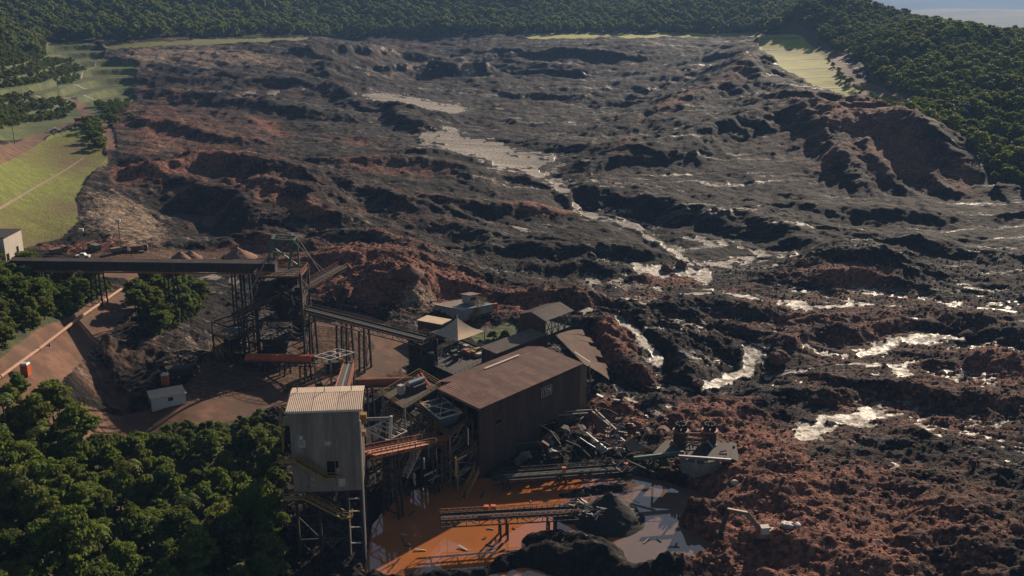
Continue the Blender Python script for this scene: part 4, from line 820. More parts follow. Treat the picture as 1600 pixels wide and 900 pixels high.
def conveyor(name, label, p0, p1, w=1.6, depth=1.0, mat='steel', rails=True, railmat='steel', supports=(), cover=None, idlers=None, belt='rubber', par=None, legw=.3, walk=True, supmat='steel'):
    p0, p1 = Vector(p0), Vector(p1); d = (p1 - p0); Ln = d.length; dn = d.normalized(); sd = Vector((dn.y, -dn.x, 0)).normalized(); nrm = sd.cross(dn)
    if nrm.z < 0: nrm = -nrm
    cen = (p0 + p1) / 2; e = par or thing(name, label, 'conveyor', (cen.x, cen.y, min(gz(cen), cen.z - 1)))
    MB().plate(p0 - sd * w * .42, p0 + sd * w * .42, p1 + sd * w * .42, p1 - sd * w * .42, .12).build('belt', belt, e)
    n_ = max(3, round(Ln / (depth * 1.6)))
    for sg in (-1, 1):
        mb = MB(); o = sd * sg * w / 2; lo = -nrm * depth
        mb.beam(p0 + o + nrm * .2, p1 + o + nrm * .2, .16, .3); mb.beam(p0 + o + lo, p1 + o + lo, .16, .2)
        for i in range(n_):
            a, b = p0.lerp(p1, i / n_) + o, p0.lerp(p1, (i + 1) / n_) + o
            mb.beam(a + lo, b, .1) if i % 2 else mb.beam(a, b + lo, .1); mb.beam(a, a + lo, .1)
        mb.beam(p1 + o, p1 + o + lo, .1); mb.build('side_truss', mat, e)
    if walk:
        o0 = sd * w / 2; o1 = sd * (w / 2 + .9)
        MB().plate(p0 + o0, p0 + o1, p1 + o1, p1 + o0, .06).build('walkway', mat, e)
        if rails: mb = MB(); railing(mb, [p0 + o1, p1 + o1], toe=False); mb.build('handrail', railmat, e)
    if rails: mb = MB(); railing(mb, [p0 - sd * w / 2, p1 - sd * w / 2], toe=False); mb.build('handrail', railmat, e)
    if idlers:
        mb = MB(); m_ = int(Ln / 1.1)
        for i in range(m_):
            p = p0.lerp(p1, (i + .5) / m_) + nrm * .18; mb.obox(p - sd * .16 - dn * .22, sd * .32, dn * .44, nrm * .12)
        mb.build('idlers', idlers, e)
    if cover:
        seg = 1.25; m_ = max(2, int(Ln / seg)); r_ = w * .62
        for i in range(m_):
            a, b = p0.lerp(p1, i / m_), p0.lerp(p1, (i + .93) / m_); V, F = [], []
            for q in (a, b):
                for rr in (r_, r_ - .06):
                    for k in range(9):
                        an = math.pi * k / 8; V.append(q + sd * (math.cos(an) * rr) + nrm * (math.sin(an) * rr * .95 + .1))
            for k in range(8): F += [(k, k + 1, 18 + k + 1, 18 + k), (9 + k + 1, 9 + k, 27 + k, 27 + k + 1), (k + 1, k, 9 + k, 9 + k + 1), (18 + k, 18 + k + 1, 27 + k + 1, 27 + k)]
            MB().add(V, F).build('cover', cover, e)
    for t_ in supports:
        c = p0.lerp(p1, t_); mb = MB(); g_ = ground(c.x, c.y) - .5; top = c.z - depth
        if top - g_ < 1: continue
        f1, f2 = c - sd * (w / 2), c + sd * (w / 2)
        b1, b2 = c - sd * (w / 2 + (top - g_) * .06), c + sd * (w / 2 + (top - g_) * .06)
        for o in (-dn * .6, dn * .6):
            o = Vector((o.x, o.y, 0)); mb.beam((b1.x + o.x, b1.y + o.y, g_), (f1.x + o.x, f1.y + o.y, top), legw); mb.beam((b2.x + o.x, b2.y + o.y, g_), (f2.x + o.x, f2.y + o.y, top), legw)
        k = max(2, int((top - g_) / 2.6)); o = Vector((dn.x, dn.y, 0)) * .6
        for i in range(k):
            za, zb = i / k, (i + 1) / k; L1 = lambda z_: Vector((b1.x, b1.y, g_)).lerp(Vector((f1.x, f1.y, top)), z_); R1 = lambda z_: Vector((b2.x, b2.y, g_)).lerp(Vector((f2.x, f2.y, top)), z_)
            mb.beam(L1(za) - o, R1(zb) - o, .12); mb.beam(R1(za) + o, L1(zb) + o, .12); mb.beam(L1(zb) - o, R1(zb) - o, .12)
        mb.build('support_bent', supmat, e)
    return e
u = Vector((.656, .755, 0)); w_ = Vector((-.755, .656, 0))     # along and across the rusty building

# ------------------------------------------------------------------ the rusty building marked ITM
A0 = Vector((-6.0, 169.0, 0)); LN = 30.5; EZ, RZ = 14.4, 15.6
e = thing('ore_treatment_building', 'long rust brown corrugated building with ITM sign, broken open at its right end', 'building', (A0.x, A0.y, 0))
nP = 12
for i in range(nP):
    s0 = LN * i / nP; p = A0 + u * s0; st_ = LN / nP - .03
    zb = -1.2
    if i in (7, 8): zb = 4.8
    if i == 9: zb = 3.4
    for (za, zc, off) in ((zb, 8.2, 0), (8.17, EZ, .05)):
        MB().corr(Vector((p.x, p.y, za)) - w_ * off, u * st_, UP * (zc - za), .62, .10, .03).build('wall_panel', 'rust_wall', e)
# right end: strip with sunlight painted in as paler rust, and back wall
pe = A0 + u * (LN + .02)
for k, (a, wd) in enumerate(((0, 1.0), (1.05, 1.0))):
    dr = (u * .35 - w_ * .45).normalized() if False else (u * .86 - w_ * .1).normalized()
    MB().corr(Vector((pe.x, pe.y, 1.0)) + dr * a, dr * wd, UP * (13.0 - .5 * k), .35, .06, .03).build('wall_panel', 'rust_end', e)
MB().obox(Vector((0, 0, -.8)) + A0 + w_ * 13.9 + u * .2, u * (LN - .6), w_ * .2, UP * 14.6).build('back_wall', 'rust_wall', e)
MB().obox(Vector((0, 0, -.8)) + A0 + u * (LN - .4) + w_ * .2, u * .2, w_ * 13.6, UP * 14.4).build('end_wall', 'rust_wall', e)
MB().obox(Vector((0, 0, -.8)) + A0 + w_ * .15 + u * .3, u * .2, w_ * 9, UP * 6.6).build('gable_wall', 'rust_wall', e)
for k in range(4): column(A0 + w_ * (.4 + k * 3.3) + u * .25, 14.1, e, 'steel', .4)
nR = 15
for i in range(nR):
    s0 = -.5 + (LN + 1.0) * i / nR; st_ = (LN + 1.0) / nR - .02; p = A0 + u * s0 - w_ * .5
    dz = random.uniform(-.01, .03)
    for j, (wa, wb, za, zb) in enumerate(((0, 5.5, EZ + .05, EZ + .62), (5.4, 11.0, EZ + .66, RZ))):
        MB().corr(Vector((p.x, p.y, za + dz)) + w_ * wa, u * st_, w_ * (wb - wa) + UP * (zb - za), .62, .05, .03).build('roof_sheet', 'rust_roof', e)
    if s0 > 2.4:
        MB().corr(Vector((p.x, p.y, RZ + dz)) + w_ * 11.05, u * st_, w_ * 4 + UP * (-.9), .62, .05, .03).build('roof_sheet', 'rust_roof', e)
q0, q1 = A0 + w_ * 10.5 + u * 13, A0 + w_ * 10.5 + u * 23.5
MB().beam((q0.x, q0.y, RZ + .16), (q1.x, q1.y, RZ + .16), .55, .1).build('ridge_cap', 'pale_steel', e)
r0_, r1_ = A0 - w_ * .62 + UP * EZ, A0 + w_ * 10.4 + UP * (RZ - .1)
MB().beam(r0_ - u * .62, r1_ - u * .62, .12, .5).build('gable_trim', 'rust_roof', e)
for s0, z_, a, b in ((4.2, 9.6, 1.5, 1.1), (6.0, 12.3, .7, .6), (27.6, 8.6, .5, .5)):
    p = A0 + u * s0 - w_ * .16; f = MB().obox(Vector((p.x, p.y, z_)), u * a, -w_ * .08, UP * b).build('window_opening', 'glass', e)
    for z2 in (z_, z_ + b): MB().beam((p - w_ * .1) + UP * z2, (p - w_ * .1) + u * a + UP * z2, .1).build('frame_bar', 'steel_grey', f)
# sign ITM on the long wall
sg = A0 + u * 17.6 - w_ * .22 + UP * 11.0; SW, SH = 3.2, 1.9
board = MB().obox(sg, u * SW, -w_ * .05, UP * SH).build('sign_board', 'rust_wall', e)
def stroke(mb, x0, z0, x1, z1, th=.16):
    a = sg + u * x0 + UP * z0 - w_ * .09; b = sg + u * x1 + UP * z1 - w_ * .09; mb.beam(a, b, .06, th) if abs(z1 - z0) < .01 else mb.beam(a, b, .1, th * .9) if abs(x1 - x0) > .01 else mb.obox(a - u * th / 2, u * th, -w_ * .06, b - a)
for strokes in ([(.55, .35, .55, 1.55)], [(.95, 1.5, 1.75, 1.5), (1.35, .35, 1.35, 1.5)], [(2.05, .35, 2.05, 1.55), (2.75, .35, 2.75, 1.55), (2.05, 1.5, 2.4, .95), (2.4, .95, 2.75, 1.5)]):
    mb = MB()
    for s_ in strokes: stroke(mb, *s_)
    mb.build('letter', 'cream', board)
mb = MB()
for (a, b, c, d) in ((0, 0, SW, 0), (0, SH, SW, SH), (0, 0, 0, SH), (SW, 0, SW, SH)): stroke(mb, a, b, c, d, .08)
mb.build('sign_frame', 'cream', board)
# lean-to roof and roof house behind
e = thing('rear_roof', 'dark brown lean-to roof behind the ridge of the rusty building', 'roof', (6, 200, 7))
B0 = at_z(776, 553, 14.8)
for i in range(7):
    p = B0 + u * (i * 2.5) ; MB().corr(p, u * 2.46, w_ * 4.6 + UP * .45, .46, .07, .03).build('roof_sheet', 'brown_roof', e)
MB().obox(B0 + w_ * .3 - UP * 8, u * 17.3, w_ * .2, UP * 7.9).build('front_wall', 'rust_wall', e)
MB().obox(B0 + w_ * .6 - UP * 8 + u * .1, u * .2, w_ * 3.8, UP * 7.9).build('side_wall', 'rust_wall', e)
H0 = at_z(851, 527, 14.0); Lh, Wh, Hh = 9.6, 7.2, 4.0
e = thing('roof_house', 'brown gabled house on the roof with open steel side', 'building', (H0.x, H0.y, 8))
MB().corr(H0 + w_ * Wh - UP * 5, -w_ * Wh, UP * (Hh + 5), .5, .06, .03).build('gable_wall', 'rust_wall', e)
gb = H0 + UP * Hh; MB().add([gb + w_ * Wh, gb, gb + w_ * Wh / 2 + UP * 1.1, gb + w_ * Wh + u * .1, gb + u * .1, gb + w_ * Wh / 2 + UP * 1.1 + u * .1], [(0, 1, 2), (3, 5, 4), (0, 2, 5, 3), (2, 1, 4, 5), (1, 0, 3, 4)]).build('gable_top', 'rust_wall', e)
MB().obox(H0 + w_ * Wh - UP * 5, u * Lh, w_ * .12, UP * (Hh + 5)).build('back_wall', 'rust_wall', e)
MB().obox(H0 + u * .2 + w_ * .2, u * (Lh - .3), w_ * (Wh - .3), UP * .15).build('floor_deck', 'steel', e)
for i in range(5):
    for sg_, a, b in ((1, gb - w_ * .5 + u * (-.4 + i * 2.08) + UP * -.1, w_ * (Wh / 2 + .5) + UP * 1.3), (2, gb + w_ * Wh / 2 + u * (-.4 + i * 2.08) + UP * 1.2, w_ * (Wh / 2 + .5) - UP * 1.3)):
        MB().corr(a, u * 2.04, b, .45, .06, .03).build('roof_sheet', 'brown_roof', e)
for k in range(5): MB().beam(H0 + u * (.2 + k * 2.3), H0 + u * (.2 + k * 2.3) + UP * Hh, .25).build('post', 'green', e)
for k in range(4):
    mb = MB(); a, b = H0 + u * (.2 + k * 2.3), H0 + u * (2.5 + k * 2.3); mb.beam(a, b + UP * Hh, .12); mb.beam(b, a + UP * Hh, .12); mb.beam(a + UP * 1.5, b + UP * 1.5, .14); mb.beam(a + UP * Hh, b + UP * Hh, .2); mb.build('side_brace', 'green', e)
# collapsed roof sheets bent down over the mud
e = thing('collapsed_roof', 'torn tan roof sheets bent down over the mud at the right end of the building', 'roof', tuple(at_z(925, 575, 3)))
T0, T1 = at_z(868, 524, 14.6), at_z(912, 569, 13.6)
G0, G1 = at_z(925, 522, 9.0), at_z(957, 596, 5.0)
nS = 9
for i in range(nS):
    fa, fb = i / nS, (i + .97) / nS; V, F = [], []; sub = 6; cr = 4
    te = random.uniform(.72, 1.05); dzz = random.uniform(-.25, .35)
    for j in range(sub + 1):
        t_ = j / sub * te
        for k in range(cr * 2 + 1):
            f_ = fa + (fb - fa) * k / (cr * 2); a = T0.lerp(T1, f_); b = G0.lerp(G1, f_); p = a.lerp(b, t_); p = p + UP * (1.0 * math.sin(t_ * math.pi) * (.3 + .5 * math.sin(f_ * 5 + 1)) + (.28 if k % 2 else 0) + .25 * math.sin(f_ * 14 + t_ * 3) * t_ + dzz * t_ * 2)
            V.append(p)
    m_ = cr * 2 + 1
    for j in range(sub):
        for k in range(m_ - 1): F.append((j * m_ + k, j * m_ + k + 1, (j + 1) * m_ + k + 1, (j + 1) * m_ + k))
    o = len(V); V += [v - UP * .05 for v in V]; F += [tuple(x + o for x in f[::-1]) for f in F]
    MB().add(V, F).build('roof_sheet', 'torn_sheet', e)
mb = MB(); mb.beam(at_z(921, 572, 13), at_z(922, 600, 6), .3); mb.beam(at_z(922, 600, 6), at_z(917, 625, 3), .35); mb.build('bent_post', 'steel_grey', e)
MB().beam(at_z(898, 550, 14.2), at_z(922, 566, 13.4), .3, .12).build('torn_gutter', 'pale_steel', e)

# ------------------------------------------------------------------ pale clad tower on steel legs
TY = R(5); ux, uy = Vector((math.cos(TY), math.sin(TY), 0)), Vector((-math.sin(TY), math.cos(TY), 0))
T = at_y(460, 770, 140); TWd, TDp, TB, TT = 10.5, 8.2, 12.5, 26.3; T.z = 0
e = thing('clad_tower', 'tall pale corrugated tower with tan roof on dark steel legs beside the wood', 'tower', (T.x + 5, T.y + 4, 0))
for i in range(6):
    p = T + ux * (TWd * i / 6)
    if i in (3,):   # opening in this panel
        for za, zb in ((TB, 15.2), (17.6, TT)): MB().corr(p + UP * za, ux * (TWd / 6 - .01), UP * (zb - za), .26, .05, .03).build('wall_panel', 'tower_wall', e)
    else: MB().corr(p + UP * (TB if i < 4 else TB + .02), ux * (TWd / 6 - .01), UP * (TT - TB), .26, .05, .03).build('wall_panel', 'tower_wall', e)
for i in range(5):
    MB().corr(T + ux * TWd + uy * (TDp * i / 5) + UP * TB, uy * (TDp / 5 - .01), UP * (TT - TB), .26, .05, .03).build('wall_panel', 'tower_wall', e)
    MB().corr(T + uy * (TDp * (i + 1) / 5) + UP * TB, -uy * (TDp / 5 - .01), UP * (TT - TB), .26, .05, .03).build('wall_panel', 'tower_wall', e)
MB().obox(T + uy * TDp + UP * TB, ux * TWd, uy * .1, UP * (TT - TB)).build('back_wall', 'tower_wall', e)
MB().obox(T + ux * .1 + uy * .4 + UP * (TB - .4), ux * (TWd - .2), uy * (TDp - .5), UP * .35).build('floor_deck', 'steel', e)
MB().obox(T + ux * (TWd * .5 + .1) + uy * .6 + UP * 15.0, ux * 1.6, uy * .1, UP * 2.8).build('doorway', 'glass', e)
for i in range(3):
    a = T - ux * .5 - uy * .7 + ux * ((TWd + 1) * i / 3) + UP * (TT + .05)
    MB().corr(a, ux * ((TWd + 1) / 3 - .05), uy * 6.2 + UP * .45, .3, .06, .03).build('roof_sheet', 'tower_roof', e)
    MB().corr(a + uy * 6.22 + UP * .5, ux * ((TWd + 1) / 3 - .05), uy * 2.9 - UP * .25, .3, .02, .03).build('roof_sheet', 'tower_roof', e)
MB().beam(T - ux * .5 - uy * .75 + UP * (TT - .1), T + ux * (TWd + .5) - uy * .75 + UP * (TT - .1), .12, .3).build('gutter', 'pale_steel', e)
for k in (0, 1, 2): MB().beam(T - ux * .3 + ux * (.9 + 4.2 * k) + uy * 6 + UP * (TT + .4), T - ux * .3 + ux * (.9 + 4.2 * k) + uy * 6 + UP * (TT + 1.6), .1).build('lightning_rod', 'steel', e)
for i, (fx, fy) in enumerate(((0.02, 0.02), (.98, .02), (.98, .98), (.02, .98), (.35, .02), (.78, .02))):
    p = T + ux * (TWd * fx) + uy * (TDp * fy); MB().beam((p.x, p.y, -2), (p.x, p.y, TB), .42).build('leg', 'steel', e)
for za, zb in ((0, 4.2), (4.2, 8.4), (8.4, 12.4)):
    for (a, b) in ((.35, .78), (.02, .35)):
        mb = MB(); p, q = T + ux * (TWd * a), T + ux * (TWd * b); mb.beam(p + UP * za, q + UP * zb, .18); mb.beam(q + UP * za, p + UP * zb, .18); mb.beam(p + UP * zb, q + UP * zb, .22); mb.build('brace', 'steel', e)
    mb = MB(); p, q = T + ux * TWd * .98, T + ux * TWd * .98 + uy * TDp * .98; mb.beam(p + UP * za, q + UP * zb, .18); mb.beam(p + UP * zb, q + UP * zb, .2); mb.build('brace', 'steel', e)
ld = MB(); p, q = T + ux * TWd * .79 - uy * .3, T + ux * TWd * .95 - uy * .3
for z_ in (.6, 3.4, 6.2, 9.0, 11.2): ld.beam(p + UP * z_, q + UP * z_, .16)
ld.beam(p, p + UP * 9, .13); ld.build('ladder_frame', 'pale_steel', e)
MB().beam(T + ux * (TWd + .12) - uy * .15 + UP * .2, T + ux * (TWd + .12) - uy * .15 + UP * (TT - 2), .22).build('corner_strip', 'pale_steel', e)
def stairs(par, p, q, width, sdv, mat='yellow', tread='steel'):
    p, q = Vector(p), Vector(q); mb = MB()
    for o in (Vector((0, 0, 0)), sdv * width): mb.beam(p + o, q + o, .1, .28)
    mb.build('stringer', mat, par); tr = MB(); n_ = max(3, int((q - p).length / .34))
    for i in range(n_ + 1):
        c = p.lerp(q, i / n_); tr.beam(c, c + sdv * width, .26, .05)
    tr.build('treads', tread, par); rb = MB(); railing(rb, [p, q], 1.05, 1.2, .07, False); railing(rb, [p + sdv * width, q + sdv * width], 1.05, 1.2, .07, False); rb.build('stair_rail', mat, par)
f0 = -uy
P1 = T - ux * 1.8 + UP * 18.6; P2 = T + ux * .3 + UP * 18.6
for (z_, xa, xb, xe, ze) in ((18.2, -2.0, .9, 5.2, 15.2), (11.9, -1.6, 1.8, 7.4, 8.3)):
    a = T + ux * xa - uy * 1.4 + UP * z_; b = T + ux * xb - uy * 1.4 + UP * z_
    MB().plate(a, b, b + uy * 1.25, a + uy * 1.25, .1).build('landing', 'yellow', e); mb = MB(); railing(mb, [a + uy * 1.2, a, b]); mb.build('landing_rail', 'yellow', e)
    stairs(e, b, T + ux * xe - uy * 1.4 + UP * ze, 1.1, uy)
    c = T + ux * xe - uy * 1.4 + UP * ze; MB().plate(c, c + ux * 1.4, c + ux * 1.4 + uy * 1.25, c + uy * 1.25, .1).build('landing', 'yellow', e); mb = MB(); railing(mb, [c, c + ux * 1.4, c + ux * 1.4 + uy * 1.2]); mb.build('landing_rail', 'yellow', e)
a = T - ux * 1.6 + uy * 2
mb = MB(); mb.beam(a + UP * 18.5, a + UP * 26, .18); mb.beam(a + uy * 1.2 + UP * 18.5, a + uy * 1.2 + UP * 26, .18)
for k in range(14): mb.beam(a + UP * (18.8 + k * .5), a + uy * 1.2 + UP * (18.8 + k * .5), .07)
mb.build('side_ladder', 'yellow', e)
a = T - ux * 1.9 + uy * .8 + UP * 23.4; MB().plate(a, a + ux * 1.8, a + ux * 1.8 + uy * 3.5, a + uy * 3.5, .12).build('side_landing', 'yellow', e); mb = MB(); railing(mb, [a + ux * 1.8, a, a + uy * 3.5]); mb.build('landing_rail', 'yellow', e)
a = T + ux * (TWd + .1) + uy * 1.2
MB().obox(a + UP * 23.0, ux * .9, uy * 1.2, UP * 1.6).build('hoist_box', 'yellow', e); MB().obox(a + UP * 21.0, ux * .7, uy * 1.0, UP * .8).build('hoist_motor', 'yellow', e)
MB().beam(a + UP * 23.6 + uy * .6, a + ux * 4.6 + UP * 23.6 + uy * .6, .3, .5).build('hoist_arm', 'steel_grey', e)
MB().tube([a + ux * 4.7 + uy * .6 + UP * 24, a + ux * 4.4 + uy * .6 + UP * 20.2], .24).build('hoist_post', 'pale_steel', e)

for k in range(9):
    fx_, fz = random.uniform(.05, .9), random.uniform(.05, .85); MB().obox(T + ux * (TWd * fx_) - uy * .075 + UP * (TB + (TT - TB) * fz), ux * random.uniform(.5, 1.1), uy * .02, UP * random.uniform(.5, 1.6)).build('patch_sheet', random.choice(['rust_end', 'sheet_white', 'tower_wall']), e)
for fx_ in (.22, .62, .88): MB().tube([T + ux * (TWd * fx_) - uy * .16 + UP * (TB + .2), T + ux * (TWd * fx_) - uy * .16 + UP * (TT - .2)], .07, 6).build('downpipe', 'steel_grey', e)
# ------------------------------------------------------------------ conveyors, headframe, crusher house
conveyor('feed_conveyor', 'steep conveyor with white idlers climbing to the clad tower', at_y(545, 570, 193), at_y(533, 612, 152), 2.2, .8, 'rust_orange', True, 'rust_orange', (.25, .6), idlers='pale_steel', walk=False)
conveyor('covered_conveyor', 'bright orange covered conveyor between crusher house and square frame', at_y(388, 561, 203), at_y(492, 564, 197), 2.0, .9, 'steel', False, supports=(.25, .55, .85), cover='orange')
conveyor('covered_conveyor', 'second orange covered conveyor behind the clad tower roof', at_y(556, 601, 186), at_y(646, 598, 181), 1.9, .9, 'steel', False, supports=(.2, .7), cover='rust_orange')
gal = thing('conveyor_gallery', 'long dark enclosed conveyor gallery spanning the left side on trestles', 'conveyor', tuple(on_base(262, 470)))
g0, g1 = at_y(22, 412, 216), at_y(432, 417, 214); gd = (g1 - g0); nG = 16
for i in range(nG):
    a, b = g0.lerp(g1, i / nG), g0.lerp(g1, (i + .985) / nG); sdv = Vector((0, 1.25, 0))
    MB().hexa([a - sdv - UP * 1.1, b - sdv - UP * 1.1, b + sdv - UP * 1.1, a + sdv - UP * 1.1], [a - sdv + UP * 1.0, b - sdv + UP * 1.0, b + sdv + UP * 1.0, a + sdv + UP * 1.0]).build('gallery_panel', 'steel', gal)
    MB().plate(a - sdv * 1.1 + UP * 1.02, b - sdv * 1.1 + UP * 1.02, b + UP * 1.45, a + UP * 1.45, .05).build('roof_sheet', 'brown_roof', gal)
    MB().plate(a + UP * 1.45, b + UP * 1.45, b + sdv * 1.1 + UP * 1.02, a + sdv * 1.1 + UP * 1.02, .05).build('roof_sheet', 'brown_roof', gal)
mb = MB(); mb.beam(g0 - UP * 1.35 - Vector((0, 1.3, 0)), g1 - UP * 1.35 - Vector((0, 1.3, 0)), .3); mb.beam(g0 - UP * 1.35 + Vector((0, 1.3, 0)), g1 - UP * 1.35 + Vector((0, 1.3, 0)), .3); mb.build('girder', 'rust_orange', gal)
for px_ in (48, 66, 150, 265, 370, 384):
    f = (px_ - 22) / 410; c = g0.lerp(g1, f); mb = MB(); gg = ground(c.x, c.y) - .5
    for sx in (-.9, .9):
        for sy in (-1.2, 1.2): mb.beam((c.x + sx * 1.3, c.y + sy * 1.2, gg), (c.x + sx, c.y + sy, c.z - 1.2), .28)
    k = 5
    for i in range(k):
        za, zb = gg + (c.z - 1.2 - gg) * i / k, gg + (c.z - 1.2 - gg) * (i + 1) / k; mb.beam((c.x - 1.1, c.y - 1.3, za), (c.x + 1.1, c.y - 1.3, zb), .13); mb.beam((c.x + 1.1, c.y + 1.3, za), (c.x - 1.1, c.y + 1.3, zb), .13); mb.beam((c.x - 1.1, c.y - 1.3, zb), (c.x + 1.1, c.y - 1.3, zb), .13)
    mb.build('trestle', 'steel', gal)
# transfer tower with green head frame
Q = at_y(448, 545, 213); tz = gz(Q)
hf = thing('head_frame_tower', 'dark steel transfer tower crowned by a green A-frame', 'tower', (Q.x, Q.y, tz))
hw, hd = 5.0, 4.2
cs = [Vector((Q.x + sx * hw, Q.y + sy * hd, 0)) for sx, sy in ((-1, -1), (1, -1), (1, 1), (-1, 1))]
for c in cs: MB().beam((c.x, c.y, ground(c.x, c.y) - .6), (c.x, c.y, 29.0), .45).build('column', 'steel', hf)
lv = [tz + 4.5, tz + 9, tz + 13.5, 28.2]
for i, z_ in enumerate(lv):
    q = [Vector((c.x, c.y, z_)) for c in cs]; MB().plate(*q, -.25).build('deck', 'steel', hf); mb = MB(); railing(mb, q + [q[0]], w=.09); mb.build('railing', 'steel' if i < 3 else 'rust_orange', hf)
    zb = lv[i - 1] if i else tz
    for a, b in ((0, 1), (1, 2), (3, 0)):
        mb = MB(); mb.beam((cs[a].x, cs[a].y, zb), (cs[b].x, cs[b].y, z_), .2); mb.beam((cs[b].x, cs[b].y, zb), (cs[a].x, cs[a].y, z_), .2); mb.build('brace', 'steel', hf)
for k, (dx, dy, z_, sx, sy, sz) in enumerate(((-4.5, -3.6, tz + .2, 5, 6, 3.8), (.5, -3.4, tz + 9.2, 4, 6, 4.0), (-4.6, -3.4, tz + 13.7, 3.6, 6, 3.2), (-2, -1, tz + 9, 3.4, 3, 3.4), (1.5, 1, tz + 4.5, 3.6, 3, 3), (-1, 0, tz + 13.5, 4.4, 4, 5), (2.5, -2, tz + 13.5, 2.4, 2, 2.5))):
    MB().obox((Q.x + dx, Q.y + dy, z_), (sx, 0, 0), (0, sy, 0), (0, 0, sz)).build('chute', 'steel', hf)
for k in range(70):
    a = Vector((Q.x + random.uniform(-hw, hw), Q.y - hd + random.uniform(-.4, .6), random.uniform(tz + 1, 27))); b = a + Vector((random.uniform(-2.6, 2.6), random.uniform(-.5, 2), random.uniform(-2.2, 2.2))); MB().beam(a, b, random.uniform(.12, .34)).build('pipe_run', random.choices(['steel', 'steel_grey', 'sheet_white', 'rust_orange'], [6, 2, .7, .8])[0], hf)
t4 = [at_y(424, 374, 212), at_y(458, 376, 212), at_y(458, 376, 212) + Vector((0, 4, 0)), at_y(424, 374, 212) + Vector((0, 4, 0))]
b4 = [at_y(418, 410, 211), at_y(451, 421, 211), at_y(467, 415, 216), at_y(428, 408, 217)]
for a, b in zip(t4, b4): MB().beam(a, b, .38).build('head_leg', 'green', hf)
mb = MB()
for i in range(4): mb.beam(t4[i], t4[(i + 1) % 4], .36)
mb.beam(t4[0].lerp(b4[0], .5), t4[1].lerp(b4[1], .5), .22); mb.beam(b4[0], t4[1], .2); mb.beam(b4[3], t4[2], .2); mb.beam(t4[3].lerp(b4[3], .5), b4[2], .2); mb.build('head_beam', 'green', hf)
for a, b in ((t4[1], at_y(511, 428, 225)), (t4[2], at_y(499, 424, 228)), (t4[0] - UP * 2, at_y(384, 470, 205)), (t4[3] - UP * 5, at_y(398, 462, 208))): MB().beam(a, b, .2).build('stay', 'steel_grey', hf)
conveyor('boom_conveyor', 'rust coloured boom conveyor rising to the right from the head frame', at_y(452, 462, 212), at_y(534, 416, 232), 1.9, 1.0, 'steel', True, 'rust_orange', ())
conveyor('incline_conveyor', 'inclined conveyor dropping left from the head frame', at_y(364, 494, 204), at_y(452, 455, 211), 1.9, .9, 'steel', True, 'rust_end', (.15,))
conveyor('plant_conveyor', 'dark conveyor bridge running right from the head frame to the sorting frames', at_y(468, 480, 213), at_y(664, 530, 204), 2.4, 1.5, 'steel', True, 'steel', (.08, .34, .38, .52), legw=.4)
ch = platform('crusher_house', 'crusher house of stacked decks with yellow rails at the left of the plant', at_z(331, 502, 18.3), at_z(357, 511, 18.3), at_z(400, 497, 18.3), [12.2, 15.3], 'building', roof=None, colw=.45)
c0 = at_z(331, 502, 18.3); c1 = at_z(357, 511, 18.3); c2 = at_z(400, 497, 18.3)
mb = MB(); q = [Vector((c.x, c.y, 18.3)) for c in (c0, c1, c2, c0 + c2 - c1)]
for i in range(4): mb.beam(q[i], q[(i + 1) % 4], .35)
mb.beam(q[0].lerp(q[1], .5), q[3].lerp(q[2], .5), .2); mb.build('roof_frame', 'steel', ch)
for c in q[:3]: MB().beam((c.x, c.y, 12), (c.x, c.y, 18.3), .4).build('post', 'steel_grey', ch)
cc = (q[0] + q[2]) / 2
MB().obox((cc.x - 2.2, cc.y - 1.6, 12.3), (3.6, 0, 0), (0, 3, 0), (0, 0, 2.4)).build('crusher_body', 'steel', ch); MB().tube([(cc.x - .5, cc.y - 1.8, 16.3), (cc.x + 2.2, cc.y - 1.6, 16.3)], .8, 12).build('drum', 'blue_grey', ch)
MB().obox((cc.x + 1.8, cc.y - 1.2, 12.3), (1, 0, 0), (0, 1, 0), (0, 0, 1.3)).build('motor', 'sheet_white', ch)
stairs(ch, (q[0].x - .5, q[0].y - 1, 12.2), (q[0].x + 2.5, q[0].y - 5.0, gz(q[0])), 1.0, Vector((.8, .5, 0)))
sf = platform('square_frame', 'square open steel frame with pale top rails at the head of the steep conveyor', at_z(491, 557, 15.0), at_z(516, 563, 15.0), at_z(553, 551, 15.0), [11.4], 'frame', colw=.35, colmat='steel_grey')
q = [at_z(491, 557, 15.0), at_z(516, 563, 15.0), at_z(553, 551, 15.0)]; q.append(q[0] + q[2] - q[1]); mb = MB()
for i in range(4): mb.beam(q[i], q[(i + 1) % 4], .22)
mb.beam(q[0].lerp(q[1], .5), q[3].lerp(q[2], .5), .18); mb.beam(q[1].lerp(q[2], .33), q[0].lerp(q[3], .33), .18); mb.beam(q[1].lerp(q[2], .66), q[0].lerp(q[3], .66), .18); mb.build('top_frame', 'pale_steel', sf)
for c in q: MB().beam((c.x, c.y, 11), tuple(c), .3).build('post', 'steel_grey', sf)
cc = (q[0] + q[2]) / 2; MB().obox((cc.x - 1.5, cc.y - 1.2, 11.5), (3, 0, 0), (0, 2.4, 0), (0, 0, 1.9)).build('screen_box', 'steel', sf); MB().obox((cc.x + 1, cc.y - .6, 13.4), (1, 0, 0), (0, 1, 0), (0, 0, .8)).build('motor', 'yellow', sf)

